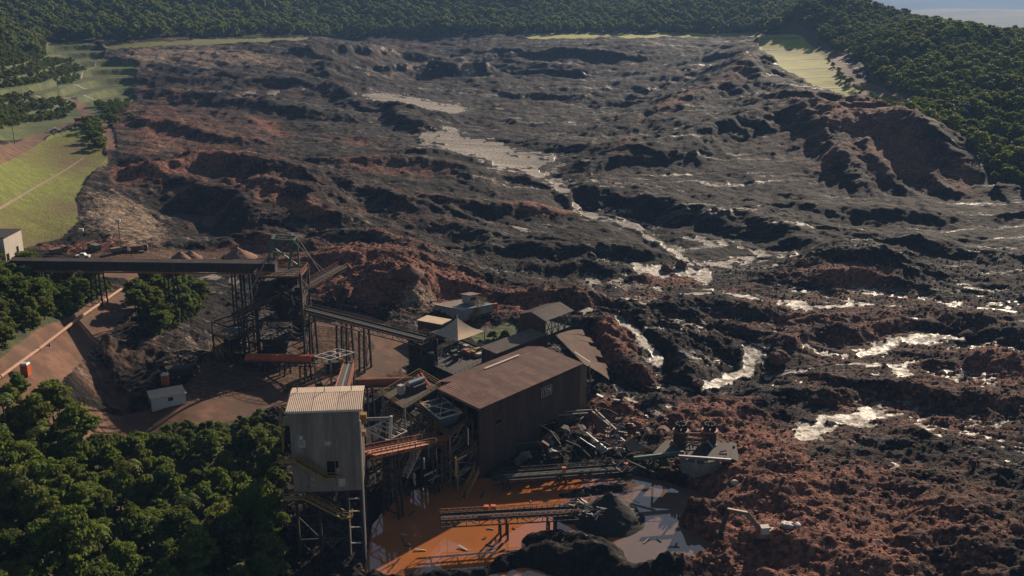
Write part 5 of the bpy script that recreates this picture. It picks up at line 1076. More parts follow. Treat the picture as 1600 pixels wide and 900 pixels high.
# ------------------------------------------------------------------ screening platforms in front of the rusty building
def eqbox(par, c, sx, sy, sz, mat, name='machine_box'): return MB().obox(c - u * sx / 2 - w_ * sy / 2, u * sx, w_ * sy, UP * sz).build(name, mat, par)
p = platform('screen_platform', 'high yellow railed screening platform at the gable of the rusty building', at_z(598, 618, 15.6), at_z(632, 640, 15.6), at_z(689, 604, 15.6), [15.6], colmat='steel_grey', deckmat='steel')
cc = (at_z(598, 618, 15.6) + at_z(689, 604, 15.6)) / 2
eqbox(p, cc + u * 1, 3.2, 2.4, 1.2, 'steel'); eqbox(p, cc - u * 2.4 + w_ * .5, 1.0, 1.0, 1.8, 'sheet_white', 'cabinet'); MB().tube([cc + u * -1 + UP * 1.6, cc + u * 3 + UP * 1.6], .5, 10).build('drum', 'blue_grey', p)
for k in (0, 1): MB().beam(cc + u * (2.5 + k * .9) - w_ * 1.4 + UP * .2, cc + u * (3.0 + k * .9) + w_ * 1.6 + UP * 2.0, .3).build('guard_bar', 'orange', p)
p = platform('lower_screen_platform', 'lower railed platform under the high screening platform', at_z(597, 641, 12.2), at_z(642, 656, 12.2), at_z(668, 640, 12.2), [9.0, 12.2], colmat='steel_grey')
cc = (at_z(597, 641, 12.2) + at_z(668, 640, 12.2)) / 2; eqbox(p, cc, 3, 2.4, 2.0, 'steel')
p = platform('hopper_platform', 'yellow railed hopper platform at the corner of the rusty building', at_z(668, 662, 9.8), at_z(703, 682, 9.8), at_z(738, 656, 9.8), [6.2, 9.8], colmat='steel_grey', deckmat='steel')
a, b, c = at_z(657, 631, 12.8), at_z(687, 655, 12.2), at_z(722, 645, 12.2)
hp = thing('feed_hopper', 'blue grey steel hopper with cross braced top on the hopper platform', 'hopper', tuple(((a + c) / 2) - UP * 3))
d_ = a + c - b; cen = (a + c) / 2; qd = [a, b, c, d_]; lo = [x.lerp(cen, .35) - UP * 2.3 for x in qd]
for i in range(4):
    j = (i + 1) % 4; MB().plate(lo[i], lo[j], qd[j], qd[i], .1).build('side_plate', 'blue_grey', hp)
mb = MB()
for i in range(4): mb.beam(qd[i] + UP * .1, qd[(i + 1) % 4] + UP * .1, .2)
mb.beam(a + UP * .1, c + UP * .1, .18); mb.beam(b + UP * .1, d_ + UP * .1, .18); mb.beam(a.lerp(b, .3) + UP * .1, d_.lerp(c, .3) + UP * .1, .18); mb.beam(a.lerp(b, .75) + UP * .1, d_.lerp(c, .75) + UP * .1, .18); mb.build('top_grid', 'pale_steel', hp)
p = platform('link_platform', 'small frame with pale rails beside the hoist of the clad tower', at_z(570, 672, 12.5), at_z(606, 688, 12.5), at_z(636, 674, 12.5), [9.6], colmat='steel', rails=False)
q = [at_z(570, 672, 12.5), at_z(606, 688, 12.5), at_z(636, 674, 12.5)]; q.append(q[0] + q[2] - q[1]); mb = MB()
for i in range(4): mb.beam(q[i], q[(i + 1) % 4], .2)
mb.beam(q[1].lerp(q[2], .4), q[0].lerp(q[3], .4), .16); mb.beam(q[1].lerp(q[2], .7), q[0].lerp(q[3], .7), .16); mb.build('top_frame', 'pale_steel', p)
for c in q: MB().beam((c.x, c.y, 9), tuple(c), .25).build('post', 'steel', p)
conveyor('product_conveyor', 'rust orange conveyor with bright rails below the screening platforms', at_y(572, 708, 150), at_y(692, 684, 168), 2.0, .8, 'rust_orange', True, 'rust_orange', (.3, .8), idlers='torn_sheet', belt='rust_orange', legw=.35)
p = platform('trestle_tower', 'tall cross braced dark trestle right of the clad tower', at_z(597, 706, 9.2), at_z(612, 713, 9.2), at_z(636, 700, 9.2), [3.2, 6.2, 9.2], 'tower', rails=False, colmat='steel_grey', colw=.3)
stairs(p, at_z(652, 700, 8.6), at_z(630, 745, 4.2), 1.0, -w_, 'pale_steel')
p = platform('stair_landing', 'dark lower landing with rails at the foot of the hopper', at_z(690, 708, 5.8), at_z(715, 722, 5.8), at_z(745, 700, 5.8), [2.6, 5.8], colmat='steel_grey')
stairs(p, at_z(742, 735, 4.6), at_z(722, 775, .3), 1.0, -w_, 'yellow')
steelwork = []
for k in range(150):
    px_ = random.uniform(575, 745); py_ = random.uniform(655, 765) - max(0, (px_ - 640)) * .15; zz = random.uniform(1.5, 10); q = at_z(px_, py_, zz)
    if (q - A0).dot(u) > -.8 and (q - A0).dot(w_) > -.3 and (q - A0).dot(w_) < 14: continue
    if q.y < 149: continue
    dv = random.choice([u, w_, UP, UP, u * .7 + UP * .7, w_ * .7 - UP * .7]) * random.uniform(1.2, 4.5); d2_ = q + dv; d2_.z = max(d2_.z, .2)
    steelwork.append((q, d2_))
fr_ = thing('steel_framework', 'dense tangle of dark pipes and braces under the screening platforms', 'framework', tuple(at_z(655, 745, 0)))
for q, d2_ in steelwork: MB().beam(q, d2_, random.uniform(.1, .26)).build('brace', random.choices(['steel', 'steel_grey', 'yellow', 'rust_orange', 'pale_steel'], [6, 2.2, 1.2, .8, .5])[0], fr_)
for k in range(7):
    q = at_z(random.uniform(600, 735), random.uniform(690, 755), random.uniform(1, 5)); MB().obox(q, u * random.uniform(1, 2.4), w_ * random.uniform(.8, 2), UP * random.uniform(.8, 2)).build('machine_box', random.choice(['steel', 'steel_grey', 'rust_wall']), fr_)
# sorting frames by the canopy
p = platform('sorting_frame', 'tangled open sorting frame in front of the beige canopy', at_z(655, 562, 8.6), at_z(712, 588, 8.6), at_z(778, 555, 8.6), [6.6, 8.6], colmat='steel', railmat='steel_grey')
cc = (at_z(655, 562, 8.6) + at_z(778, 555, 8.6)) / 2
for k in range(26):
    c = cc + u * random.uniform(-6, 6) + w_ * random.uniform(-3.6, 3.6); c.z = random.choice([6.65, 8.65, 8.65]); nm_ = random.random()
    if nm_ < .5: eqbox(p, c, random.uniform(.8, 2.4), random.uniform(.6, 1.4), random.uniform(.5, 1.5), random.choice(['steel', 'steel_grey', 'rust_orange', 'sheet_white', 'yellow']))
    else: b = c + u * random.uniform(-2.5, 2.5) + w_ * random.uniform(-1, 1) + UP * random.uniform(.2, 2.0); MB().beam(c, b, .18).build('chute_bar', random.choice(['pale_steel', 'steel_grey', 'steel']), p)
p = platform('transfer_stack', 'black transfer stack at the right end of the dark conveyor bridge', at_z(640, 532, 14.5), at_z(658, 541, 14.5), at_z(682, 530, 14.5), [8.5, 11.5, 14.5], 'tower', colmat='steel', railmat='steel', colw=.5)
cc = (at_z(640, 532, 14.5) + at_z(682, 530, 14.5)) / 2
for z_ in (6, 8.6, 12.1): eqbox(p, Vector((cc.x, cc.y, z_)), 4.2, 3.6, 2.4, 'steel', 'chute')
for k in range(10):
    c = cc + u * random.uniform(-2.6, 2.6) - w_ * random.uniform(1.5, 2.4); c.z = random.uniform(7, 16); MB().beam(c, c + u * random.uniform(-1.5, 1.5) + UP * random.uniform(-.8, .8), .15).build('pipe_run', random.choice(['steel_grey', 'pale_steel', 'rust_orange']), p)
# beige canopy
f, r_ = at_z(716, 532, 11), at_z(757, 517, 11); l_ = f + Vector((-(r_ - f).y, (r_ - f).x, 0)); k_ = r_ + l_ - f; ap = (f + k_) / 2 + UP * 3.5
e = thing('canopy', 'beige pyramid canopy on thin posts above the sorting frame', 'canopy', (ap.x, ap.y, 7))
for a, b in ((f, r_), (r_, k_), (k_, l_), (l_, f)):
    V, F = [], []; n_ = 8
    for i in range(n_ + 1):
        t_ = i / n_
        for j in range(n_ + 1):
            s_ = j / n_; p = ap.lerp(a.lerp(b, s_), t_); p = p - UP * (.9 * math.sin(math.pi * t_) * .75 + .35 * math.sin(math.pi * s_) * t_ * -.3 + (0.25 * math.sin(math.pi * s_) * t_ if True else 0)); V.append(p)
    for i in range(n_):
        for j in range(n_): F.append((i * 9 + j, (i + 1) * 9 + j, (i + 1) * 9 + j + 1, i * 9 + j + 1))
    MB().add(V, F).build('canvas_panel', 'canvas', e, smooth=True)
for c in (f, r_, l_, k_): MB().tube([(c.x, c.y, gz(c) - .3), (c.x, c.y, 11)], .1, 6).build('post', 'steel_grey', e)
MB().tube([ap - UP * .1, ap + UP * .5], .12, 6).build('finial', 'pale_steel', e)
a, b, c = at_z(651, 501, 11.2), at_z(690, 508, 11.2), at_z(706, 500, 11.2); d_ = a + c - b
e = thing('annex', 'low annex with beige flat roof left of the canopy', 'building', ((a.x + c.x) / 2, (a.y + c.y) / 2, 8)); MB().plate(a, b, c, d_, .15).build('roof', 'canvas', e); i4 = [x.lerp((a + c) / 2, .06) for x in (a, b, c, d_)]; MB().hexa([x - UP * 4.0 for x in i4], [x - UP * .1 for x in i4]).build('wall', 'rust_wall', e)
# pale plant room with cabin on top
b = at_z(722, 505, 7); a = b + Vector((-7.4, 4.6, 0)); c = b + Vector((8.0, 5.0, 0)); d_ = a + c - b; hh = 3.5
e = thing('plant_room', 'pale grey plant room with roof cabin and yellow stair behind the canopy', 'building', ((a.x + c.x) / 2, (a.y + c.y) / 2, 7))
for p, q in ((a, b), (b, c), (c, d_), (d_, a)):
    MB().corr(p - UP * 1.2, q - p, UP * (hh + 1.2), .5, .05, .05).build('wall', 'grey_wall', e)
dn_ = [x + UP * hh + (x - (a + c) / 2) * .04 for x in (a, b, c, d_)]
MB().plate(dn_[0], dn_[0].lerp(dn_[1], .55), dn_[3].lerp(dn_[2], .55), dn_[3], .15).build('roof', 'brown_roof', e); MB().plate(dn_[0].lerp(dn_[1], .56) + UP * -.1, dn_[1] - UP * .1, dn_[2] - UP * .1, dn_[3].lerp(dn_[2], .56) - UP * .1, .15).build('roof', 'blue_grey', e)
MB().beam(dn_[0] + UP * .15, dn_[1] + UP * .15, .3, .25).build('parapet', 'canvas', e); MB().beam(dn_[1] + UP * .15, dn_[2] + UP * .15, .3, .25).build('parapet', 'pale_steel', e)
cb = b.lerp(c, .55) + (a - b) * .35 + UP * (hh + .3); ca, cbv = (c - b).normalized(), (a - b).normalized()
cab_ = MB().obox(cb, ca * 2.6, cbv * 2.4, UP * 2.2).build('cabin', 'grey_wall', e); MB().obox(cb - ca * .3 - cbv * .3 + UP * 2.2, ca * 3.2, cbv * 3.0, UP * .15).build('cabin_roof', 'brown_roof', cab_)
MB().obox(cb + ca * .3 - cbv * .05 + UP * .7, ca * 1.6, cbv * .04, UP * .9).build('cabin_window', 'glass', cab_)
mb = MB(); railing(mb, [cb - ca * 1.5 - cbv * 1.2, cb + ca * 4 - cbv * 1.2, cb + ca * 4 + cbv * 2]); mb.build('cabin_rail', 'yellow', e)
stairs(e, cb - ca * .4 - cbv * 3.2 - UP * .2, cb - ca * 3.6 - cbv * 3.4 - UP * 3.6, 1.0, -cbv)
for k, (fx, fz) in enumerate(((.2, 2.2), (.35, 1.6), (.75, 1.2))):
    q = a.lerp(b, fx) + UP * fz - Vector((.54, .85, 0)) * .12; MB().obox(q, (b - a).normalized() * .5, Vector((-.54, -.85, 0)) * .05, UP * .45).build('window', 'glass', e)
MB().obox(c + Vector((.3, -.6, 2.2)), (.7, .3, 0), (-.3, .7, 0), (0, 0, 1.6)).build('orange_tank', 'orange', e)

# ------------------------------------------------------------------ conveyors over the pond, wreckage
cv = conveyor('pond_conveyor', 'rusty truss conveyor over the orange pond with its right end torn off', at_y(688, 809, 147), at_y(905, 797, 150), 1.8, 1.3, 'steel', True, 'rust_orange', (.45, .8), belt='rubber')
p0, p1 = at_y(688, 809, 147), at_y(905, 797, 150)
for i in range(24):
    mb = MB(); c = p0.lerp(p1, (i + .5) / 24); pts_ = [c + Vector((0, math.cos(t_) * 1.0, math.sin(t_) * 1.1 + .2)) for t_ in np.linspace(0, math.pi, 7)]
    for a, b in zip(pts_, pts_[1:]): mb.beam(a, b, .1)
    mb.build('hoop', 'steel', cv)
for f in (.31, .36): c = p0.lerp(p1, f) + Vector((0, 0, .9)); MB().obox(c, (.8, 0, 0), (0, .7, 0), (0, 0, .7)).build('motor_cover', 'orange', cv)
cage = thing('broken_conveyor_end', 'crumpled pale steel cage at the torn end of the pond conveyor', 'wreckage', tuple(at_y(917, 800, 150)))
cc = at_y(917, 798, 150)
for k in range(34):
    a = cc + Vector((random.uniform(-2.2, 2.2), random.uniform(-1.4, 1.4), random.uniform(-1.2, 1.3))); b = a + Vector((random.uniform(-1.8, 1.8), random.uniform(-.8, .8), random.uniform(-1.2, 1.2))); MB().beam(a, b, random.uniform(.1, .18)).build('bar', random.choice(['pale_steel', 'steel_grey', 'sheet_white', 'steel']), cage)
MB().beam(cc - UP * 1, Vector((cc.x, cc.y, -1.5)), .3).build('prop', 'steel', cage)
cv = conveyor('fallen_conveyor', 'fallen dark conveyor lying along the water below the wreck heap', at_y(768, 745, 165.5), at_y(985, 730, 170), 2.0, 1.1, 'steel', True, 'steel', (.1, .5), belt='rubber')
p0, p1 = at_y(768, 745, 165.5), at_y(985, 730, 170)
for f in (.50, .95): c = p0.lerp(p1, f) + Vector((0, -.6, .3)); MB().obox(c, (.75, 0, 0), (0, .6, 0), (0, 0, .8)).build('orange_guard', 'orange', cv)
mb = MB(); c = at_y(962, 730, 167)
for a, b in (((0, 0, 0), (1.2, 0, 1.3)), ((1.2, 0, 1.3), (2.2, .3, .2)), ((2.2, .3, .2), (1.2, 0, -1.0)), ((1.2, 0, -1.0), (0, 0, 0)), ((2.4, 0, -.9), (4.6, .4, .6))): mb.beam(c + Vector(a), c + Vector(b), .12)
mb.build('bent_frame', 'pale_steel', cv)
def wreck_site(px0, px1, py0, py1):
    px_, py_ = random.uniform(px0, px1), random.uniform(py0, py1); p = on_base(px_, py_); return Vector((p.x, p.y, max(gz(p), 0.0)))
for k in range(70):
    p = wreck_site(800, 985, 672, 742); p.z += random.uniform(.1, 3.0) * (1 if p.y > 172 else .4); L_ = random.uniform(2, 7); an = random.uniform(0, math.pi); el = random.uniform(-.5, .7)
    d_ = Vector((math.cos(an) * math.cos(el), math.sin(an) * math.cos(el) * .6, math.sin(el))) * L_; q = p + d_; q.z = max(q.z, .2); mid = p.lerp(q, .55) + Vector((random.uniform(-.4, .4), random.uniform(-.4, .4), random.uniform(-.3, .6)))
    wd = random.uniform(.14, .3); o = MB().beam(p, mid, wd).beam(mid, q, wd).build('twisted_beam', random.choices(['steel', 'steel_grey', 'pale_steel', 'rust_orange', 'green'], [7, 2.5, .8, 1.8, .5])[0]); tag(o, 'twisted steel beam in the wreck heap beside the rusty building', 'beam', 'twisted beams of the wreck heap')
def scrap(p, sz, mat, label, group, tilt=.5):
    an = random.uniform(0, 6.28); a = Vector((math.cos(an), math.sin(an), random.uniform(-tilt, tilt))).normalized() * sz; b = Vector((-math.sin(an), math.cos(an), random.uniform(-tilt, tilt))).normalized() * sz * random.uniform(.35, .8); V, F = [], []; k1 = random.uniform(.1, .35) * sz; n_ = 5
    for t_ in (0, -.06):
        for i in range(n_ + 1):
            for j in range(2): V.append(p + a * (i / n_ - .5) + b * (j - .5) * (1 - .15 * math.sin(i * 2.1)) + UP * (k1 * math.sin(i / n_ * 3.1) + .08 * (i % 2) + t_))
    m_ = 2 * (n_ + 1)
    for i in range(n_): F += [(2 * i, 2 * i + 2, 2 * i + 3, 2 * i + 1), (m_ + 2 * i + 1, m_ + 2 * i + 3, m_ + 2 * i + 2, m_ + 2 * i)]
    return tag(MB().add(V, F).build('bent_sheet', mat), label, 'metal sheet', group)
for k in range(30):
    p = wreck_site(815, 990, 668, 738); p.z += random.uniform(.3, 2.2); scrap(p, random.uniform(1.2, 3.6), random.choice(['steel', 'rust_wall', 'steel_grey', 'rust_roof']), 'crumpled dark sheet in the wreck heap beside the rusty building', 'crumpled sheets of the wreck heap', .9)
for k in range(34):
    p = wreck_site(930, 1040, 632, 692); p.z += random.uniform(.2, .6); scrap(p, random.uniform(.8, 2.6), random.choice(['sheet_white', 'torn_sheet', 'rust_end', 'rust_roof']), 'pale scrap sheet strewn on the mud right of the rusty building', 'pale scrap sheets right of the rusty building', .35)
for k, (x0_, y0_, x1_, y1_) in enumerate(((860, 668, 925, 664), (868, 673, 918, 669), (925, 668, 955, 690), (930, 665, 962, 694), (815, 690, 860, 676))):
    a, b = on_base(x0_, y0_), on_base(x1_, y1_); tag(MB().beam((a.x, a.y, gz(a) + 3.2), (b.x, b.y, gz(b) + 3.0), .28).build('fallen_girder', 'sheet_white' if k > 1 else 'steel_grey'), ['long grey girder leaning on the rusty wall, upper of two', 'long grey girder leaning on the rusty wall, lower of two', 'left of two bright girders sticking from the wreck heap', 'right of two bright girders sticking from the wreck heap', 'rusty girder with bright edge at the left of the wreck heap'][k], 'girder')
# the wrecked tank
tc = at_z(1097, 764, 0.0) + Vector((0, 3.7, 0)); tr = 3.7
e = thing('wrecked_tank', 'round grey slatted tank with torn deck and two black drums standing in the pond', 'tank', (tc.x, tc.y, 0))
ns_ = 26
for i in range(ns_):
    a0, a1 = 2 * math.pi * i / ns_, 2 * math.pi * (i + .94) / ns_; rr = tr + .06 * (i % 2)
    b4_ = [tc + Vector((math.cos(a) * r2, math.sin(a) * r2, -1.5)) for a, r2 in ((a0, rr * .86), (a1, rr * .86), (a1, rr * .86 - .2), (a0, rr * .86 - .2))]; t4_ = [tc + Vector((math.cos(a) * r2, math.sin(a) * r2, 5.2)) for a, r2 in ((a0, rr), (a1, rr), (a1, rr - .2), (a0, rr - .2))]
    MB().hexa(b4_, t4_).build('stave', 'concrete', e)
MB().tube([tc + UP * 5.1, tc + UP * 5.35], tr * 1.05, 26).build('lid', 'steel', e)
mb = MB(); R0 = tc - Vector((0, tr + .1, 0))
for i in range(10):
    a, b = i / 10, (i + 1) / 10; mb.beam(R0 + Vector((-3.4 + 6.8 * a, .1, 4.8 - 1.9 * math.sin(math.pi * a))), R0 + Vector((-3.4 + 6.8 * b, .1, 4.8 - 1.9 * math.sin(math.pi * b))), .14)
mb.build('sagging_cable', 'steel_grey', e)
MB().beam(at_y(1060, 713, 163.5), at_y(1142, 719, 163.5), .4, .5).build('front_beam', 'steel_grey', e)
MB().beam(at_y(990, 716, 166), at_y(1068, 707, 168), .5, .6).build('deck_beam', 'green', e)
for k in (0, 1): c = at_y(1086 + k * 17, 717, 163.3); MB().obox(c - UP * 1.3, (.35, 0, 0), (0, .2, 0), (0, 0, 1.3)).build('bracket', 'steel_grey', e)
dk = [at_z(1020, 708, 5.6), at_z(1140, 716, 5.6), at_z(1146, 692, 5.6), at_z(1040, 688, 5.6)]; MB().plate(*dk, -.3).build('deck', 'steel', e)
for a, b in ((dk[0], dk[3]), (dk[1], dk[2])): MB().beam((a.x + .3, a.y + .5, -1.5), (a.x + .3, a.y + .5, 5.3), .4).build('column', 'steel', e); MB().beam((b.x, b.y - .5, 0), (b.x, b.y - .5, 5.3), .4).build('column', 'steel', e)
for px_, lab in ((1063, 0), (1108, 1)):
    c = at_z(px_, 690, 6.0); r_ = 1.35
    dr = MB().tube([c - UP * .3, c + UP * 2.2], r_, 14).build('drum', 'steel', e); MB().tube([c + UP * 2.2, c + UP * 2.45], r_ * 1.15, 14).build('drum_rim', 'rust_orange', dr); 
    for k in range(9):
        a = 6.283 * k / 9; q = c + Vector((math.cos(a) * .95, math.sin(a) * .95, 2.4)); MB().tube([q, q + UP * 1.3], [.28, .2], 7).build('cyclone', 'rubber', dr)
mb = MB(); railing(mb, [at_z(1066, 692, 6.3), at_z(1108, 692, 6.3)], 2.0, 1.0, .1); mb.build('drum_rail', 'rust_orange', e)
MB().add([at_z(974, 690, 4.6), at_z(988, 684, 5.4), at_z(1010, 700, 4.6), at_z(1026, 706, 3.8), at_z(985, 705, 4.0)], [(0, 4, 2, 1), (2, 4, 3)]).build('torn_plate', 'torn_sheet', e)
MB().add([at_z(974, 692, 4.5), at_z(985, 708, 3.8), at_z(1005, 712, 3.0), at_z(978, 706, 3.0)], [(0, 1, 2, 3)]).build('torn_plate', 'steel', e)
MB().hexa([at_z(1138, 722, 2.5), at_z(1158, 727, 2.0), at_z(1152, 700, 3.0), at_z(1140, 698, 3.6)], [at_z(1138, 716, 5.0), at_z(1155, 720, 4.4), at_z(1150, 692, 5.0), at_z(1140, 690, 5.2)]).build('torn_box', 'steel', e)
for k in range(16):
    a = dk[0].lerp(dk[1], random.random()).lerp(dk[3].lerp(dk[2], random.random()), random.random()) + UP * .2; MB().beam(a, a + Vector((random.uniform(-1.6, 1.6), random.uniform(-.8, .8), random.uniform(0, 1.8))), random.uniform(.1, .3)).build('bent_bar', random.choice(['steel', 'steel', 'sheet_white', 'rust_orange']), e)
MB().beam(at_y(980, 720, 168), at_y(1026, 740, 164), .3).build('broken_beam', 'steel', e)
for k in range(40):
    q = at_z(random.uniform(600, 1085), random.uniform(752, 872), 0.0)
    if ground(q.x, q.y) > -.3: continue
    an = random.uniform(0, 3.14); d_ = Vector((math.cos(an), math.sin(an), random.uniform(-.05, .12))) * random.uniform(.5, 2.2)
    tag(MB().beam(q + UP * .05, q + d_ + UP * .12, random.uniform(.1, .35), .12).build('floating_plank', random.choice(['steel', 'rust_end', 'sheet_white', 'rust_wall', 'steel_grey'])), 'short plank or bar floating on the orange pond', 'debris', 'debris floating on the pond')
# half buried excavator
ex = on_base(1185, 858); b0 = Vector((ex.x, ex.y, gz(ex)))
e = thing('buried_excavator', 'dusty excavator half buried in red mud beside the pond with its arm folded', 'excavator', tuple(b0))
MB().hexa([b0 + Vector(v) for v in ((-.5, -.8, -.3), (3.2, -1.0, -.3), (3.2, 1.4, -.2), (-.5, 1.2, -.2))], [b0 + Vector(v) for v in ((-.2, -.6, 1.0), (2.8, -.8, .8), (2.8, 1.2, .9), (-.2, 1.0, 1.1))]).build('body', 'rust_orange', e)
MB().obox(b0 + Vector((.0, -.9, .8)), (1.3, 0, .1), (0, 1.2, 0), (0, 0, 1.1)).build('cab', 'sheet_white', e)
for s_ in (-1.0, 1.4): MB().obox(b0 + Vector((-1.2, s_ - .3, -.9)), (4.2, 0, .2), (0, .55, 0), (0, 0, .9)).build('track', 'rubber', e)
j0, j1, j2 = b0 + Vector((.2, .2, .9)), b0 + Vector((-2.2, .0, 4.0)), b0 + Vector((-5.4, -.5, 4.9)); j3 = b0 + Vector((-6.4, -1.0, 1.2))
MB().beam(j0, j1, .5, .75).beam(j1, j2, .45, .6).build('boom', 'rust_end', e); MB().beam(j2 + Vector((.2, 0, .2)), j3, .4, .6).build('stick', 'rust_wall', e); MB().tube([j0 + Vector((-.2, 0, 1.2)), j1 + Vector((-.3, 0, -.8))], .12, 6).build('ram', 'pale_steel', e)
MB().hexa([j3 + Vector(v) for v in ((-.5, -.6, -.9), (.5, -.6, -1.0), (.5, .6, -1.0), (-.5, .6, -.9))], [j3 + Vector(v) for v in ((-.6, -.6, .1), (.3, -.6, .3), (.3, .6, .3), (-.6, .6, .1))]).build('bucket', 'steel', e)
# ------------------------------------------------------------------ heaps, rocks
def heap(name, label, p, r_, h_, mat, cat_='heap', seed=1, nrm=28, rings=12, sx=1.0, rough=.08):
    g = np.random.default_rng(seed); V, F = [(0, 0, h_)], []
    for i in range(1, rings + 1):
        for k in range(nrm):
            a = 6.2832 * k / nrm; t_ = i / rings; rr = r_ * t_ * (1 + rough * g.normal() * .6); zz = h_ * max(0, (1 - t_) ** 1.05) * (1 + rough * g.normal() * .5) - (1.0 if i == rings else 0)
            V.append((math.cos(a) * rr * sx, math.sin(a) * rr, zz))
    for k in range(nrm): F.append((0, 1 + k, 1 + (k + 1) % nrm))
    for i in range(rings - 1):
        for k in range(nrm): a = 1 + i * nrm + k; b = 1 + i * nrm + (k + 1) % nrm; F.append((a, a + nrm, b + nrm, b))
    return tag(MB().add([Vector(v) + p for v in V], F).build(name, mat, smooth=True), label, cat_)
p = at_z(955, 832, 0.0); heap('ore_stockpile', 'smooth black ore cone standing in the pond', Vector((p.x, p.y + 4.5, -1.0)), 7.6, 6.0, 'black_ore', 'stockpile', 3, 44, 18, 1.0, .07)
p = at_z(905, 822, 0.0); heap('ore_stockpile', 'lower black ore heap left of the smooth cone', Vector((p.x, p.y + 4, -1.0)), 5.0, 4.2, 'black_ore', 'stockpile', 9, 32, 12, 1.2, .08)
for k, (px_, py_, r_, h_, mt, lb) in enumerate(((282, 405, 3.4, 2.3, 'gravel', 'left of two small brown gravel cones behind the conveyor'), (298, 404, 3.6, 2.5, 'gravel', 'right of two small brown gravel cones behind the conveyor'), (372, 404, 6.0, 3.4, 'gravel', 'large brown gravel heap left of the head frame'), (520, 556, 2.8, 1.5, 'rock', 'ochre sand heap between crusher house and square frame'), (640, 465, 4, 2.5, 'red_rock', 'dark red heap behind the conveyor bridge'))):
    p = on_base(px_, py_); heap('gravel_heap', lb, Vector((p.x, p.y, gz(p) - .3)), r_, h_, mt, 'heap', k + 20)
def rock(name, label, p, r_, mat, cat_='boulder', seed=1, sq=(1, 1, .75)):
    g = np.random.default_rng(seed); import bmesh
    bm = bmesh.new(); bmesh.ops.create_icosphere(bm, subdivisions=3, radius=1)
    dirs = g.normal(size=(14, 3)); dirs /= np.linalg.norm(dirs, axis=1)[:, None]; cut = g.uniform(.55, .9, 14)
    for v in bm.verts:
        d_ = np.array(v.co); m_ = 1.0
        for q, c in zip(dirs, cut):
            dt = float(d_ @ q)
            if dt > 0: m_ = min(m_, c / dt)
        m_ *= 1 + .05 * g.normal(); v.co = Vector((d_[0] * sq[0], d_[1] * sq[1], d_[2] * sq[2])) * m_ * r_
    me_ = bpy.data.meshes.new(name); bm.to_mesh(me_); bm.free(); me_.materials.append(M[mat]); o = bpy.data.objects.new(name, me_); COL.objects.link(o); o.location = p; return tag(o, label, cat_)
for k, (px_, py_, r_, mt, lb) in enumerate(((1044, 424, 2.3, 'red_rock', 'larger red boulder standing in the flat puddle'), (1064, 418, 2.0, 'red_rock', 'smaller red boulder beside the larger one in the puddle'), (1228, 846, 1.3, 'sheet_white', 'pale square block lying on the red mud'), (1245, 842, 1.0, 'sheet_white', 'small pale block next to the square block'), (1372, 860, .9, 'rock', 'lone pale stone on the dark mud at lower right'), (1146, 770, .9, 'rock', 'pale round stone at the pond edge beside the tank'), (1090, 615, 1.6, 'red_rock', 'dark boulder at the foot of the curved mud channel'), (1215, 575, 3.0, 'red_rock', 'black hump right of the curved mud channel'))):
    p = on_base(px_, py_); rock('boulder', lb, Vector((p.x, p.y, gz(p) + r_ * .25)), r_, mt, 'boulder', 60 + k)
for k, (px_, py_, n_, sp_, r_, lb) in enumerate(((722, 106, 26, 11, 4.5, 'pale broken rock face high in the scar'), (765, 91, 10, 5, 3.5, 'small pale rock cluster right of the rock face'), (655, 119, 14, 10, 2.6, 'pale rock ledge left of the rock face'), (732, 124, 9, 7, 2.5, 'pale boulders just below the rock face'), (803, 88, 9, 5, 3.0, 'pale rocks at the far end of the scar'))):
    p = on_base(px_, py_); e = thing('rock_outcrop', lb, 'rocks', (p.x, p.y, gz(p)))
    for i in range(n_):
        q = Vector((p.x + random.gauss(0, sp_ * .55), p.y + random.gauss(0, sp_ * .5), 0)); q.z = gz(q) + abs(random.gauss(0, 1.2)) + (2.5 if n_ > 20 else 0) * random.random(); o = rock('rock', '', Vector((0, 0, 0)), r_ * random.uniform(.4, .9), 'rock', '', 200 + k * 40 + i); 
        o.parent = e; o.location = q - e.location
        for kk in ('label', 'category'):
            if kk in o: del o[kk]

# ------------------------------------------------------------------ road side: shed, cabins, pipe, buildings, vehicles, poles
a = at_z(238, 639, 11.2); dx_ = (at_z(291, 629, 11.2) - a); dx_.z = 0; dl = dx_.length; ax = dx_.normalized(); ay = Vector((-ax.y, ax.x, 0)); a.z = gz(a + ax * 2) + .0; a.z = min(a.z, 11.6)
e = thing('site_hut', 'small white hut with pale roof on the yard below the embankment', 'hut', tuple(a))
MB().hexa([a - UP * .5, a + ax * dl - UP * .5, a + ax * dl + ay * 3.2 - UP * .5, a + ay * 3.2 - UP * .5], [a + UP * 2.3, a + ax * dl + UP * 2.3, a + ax * dl + ay * 3.2 + UP * 2.7, a + ay * 3.2 + UP * 2.7]).build('wall', 'white', e)
for i in range(5): MB().corr(a - ax * .2 - ay * .25 + ax * ((dl + .4) * i / 5) + UP * 2.38, ax * ((dl + .4) / 5 - .02), ay * 3.7 + UP * .45, .3, .04, .03).build('roof_sheet', 'canvas', e)
w0 = MB().obox(a + ax * dl * .48 - ay * .06 + UP * 1.3, ax * .9, ay * .05, UP * .7).build('window', 'glass', e); MB().obox(a - ax * .06 + ay * 1.1 - UP * .1, ay * .9, ax * .05, UP * 2.0).build('door', 'glass', e)
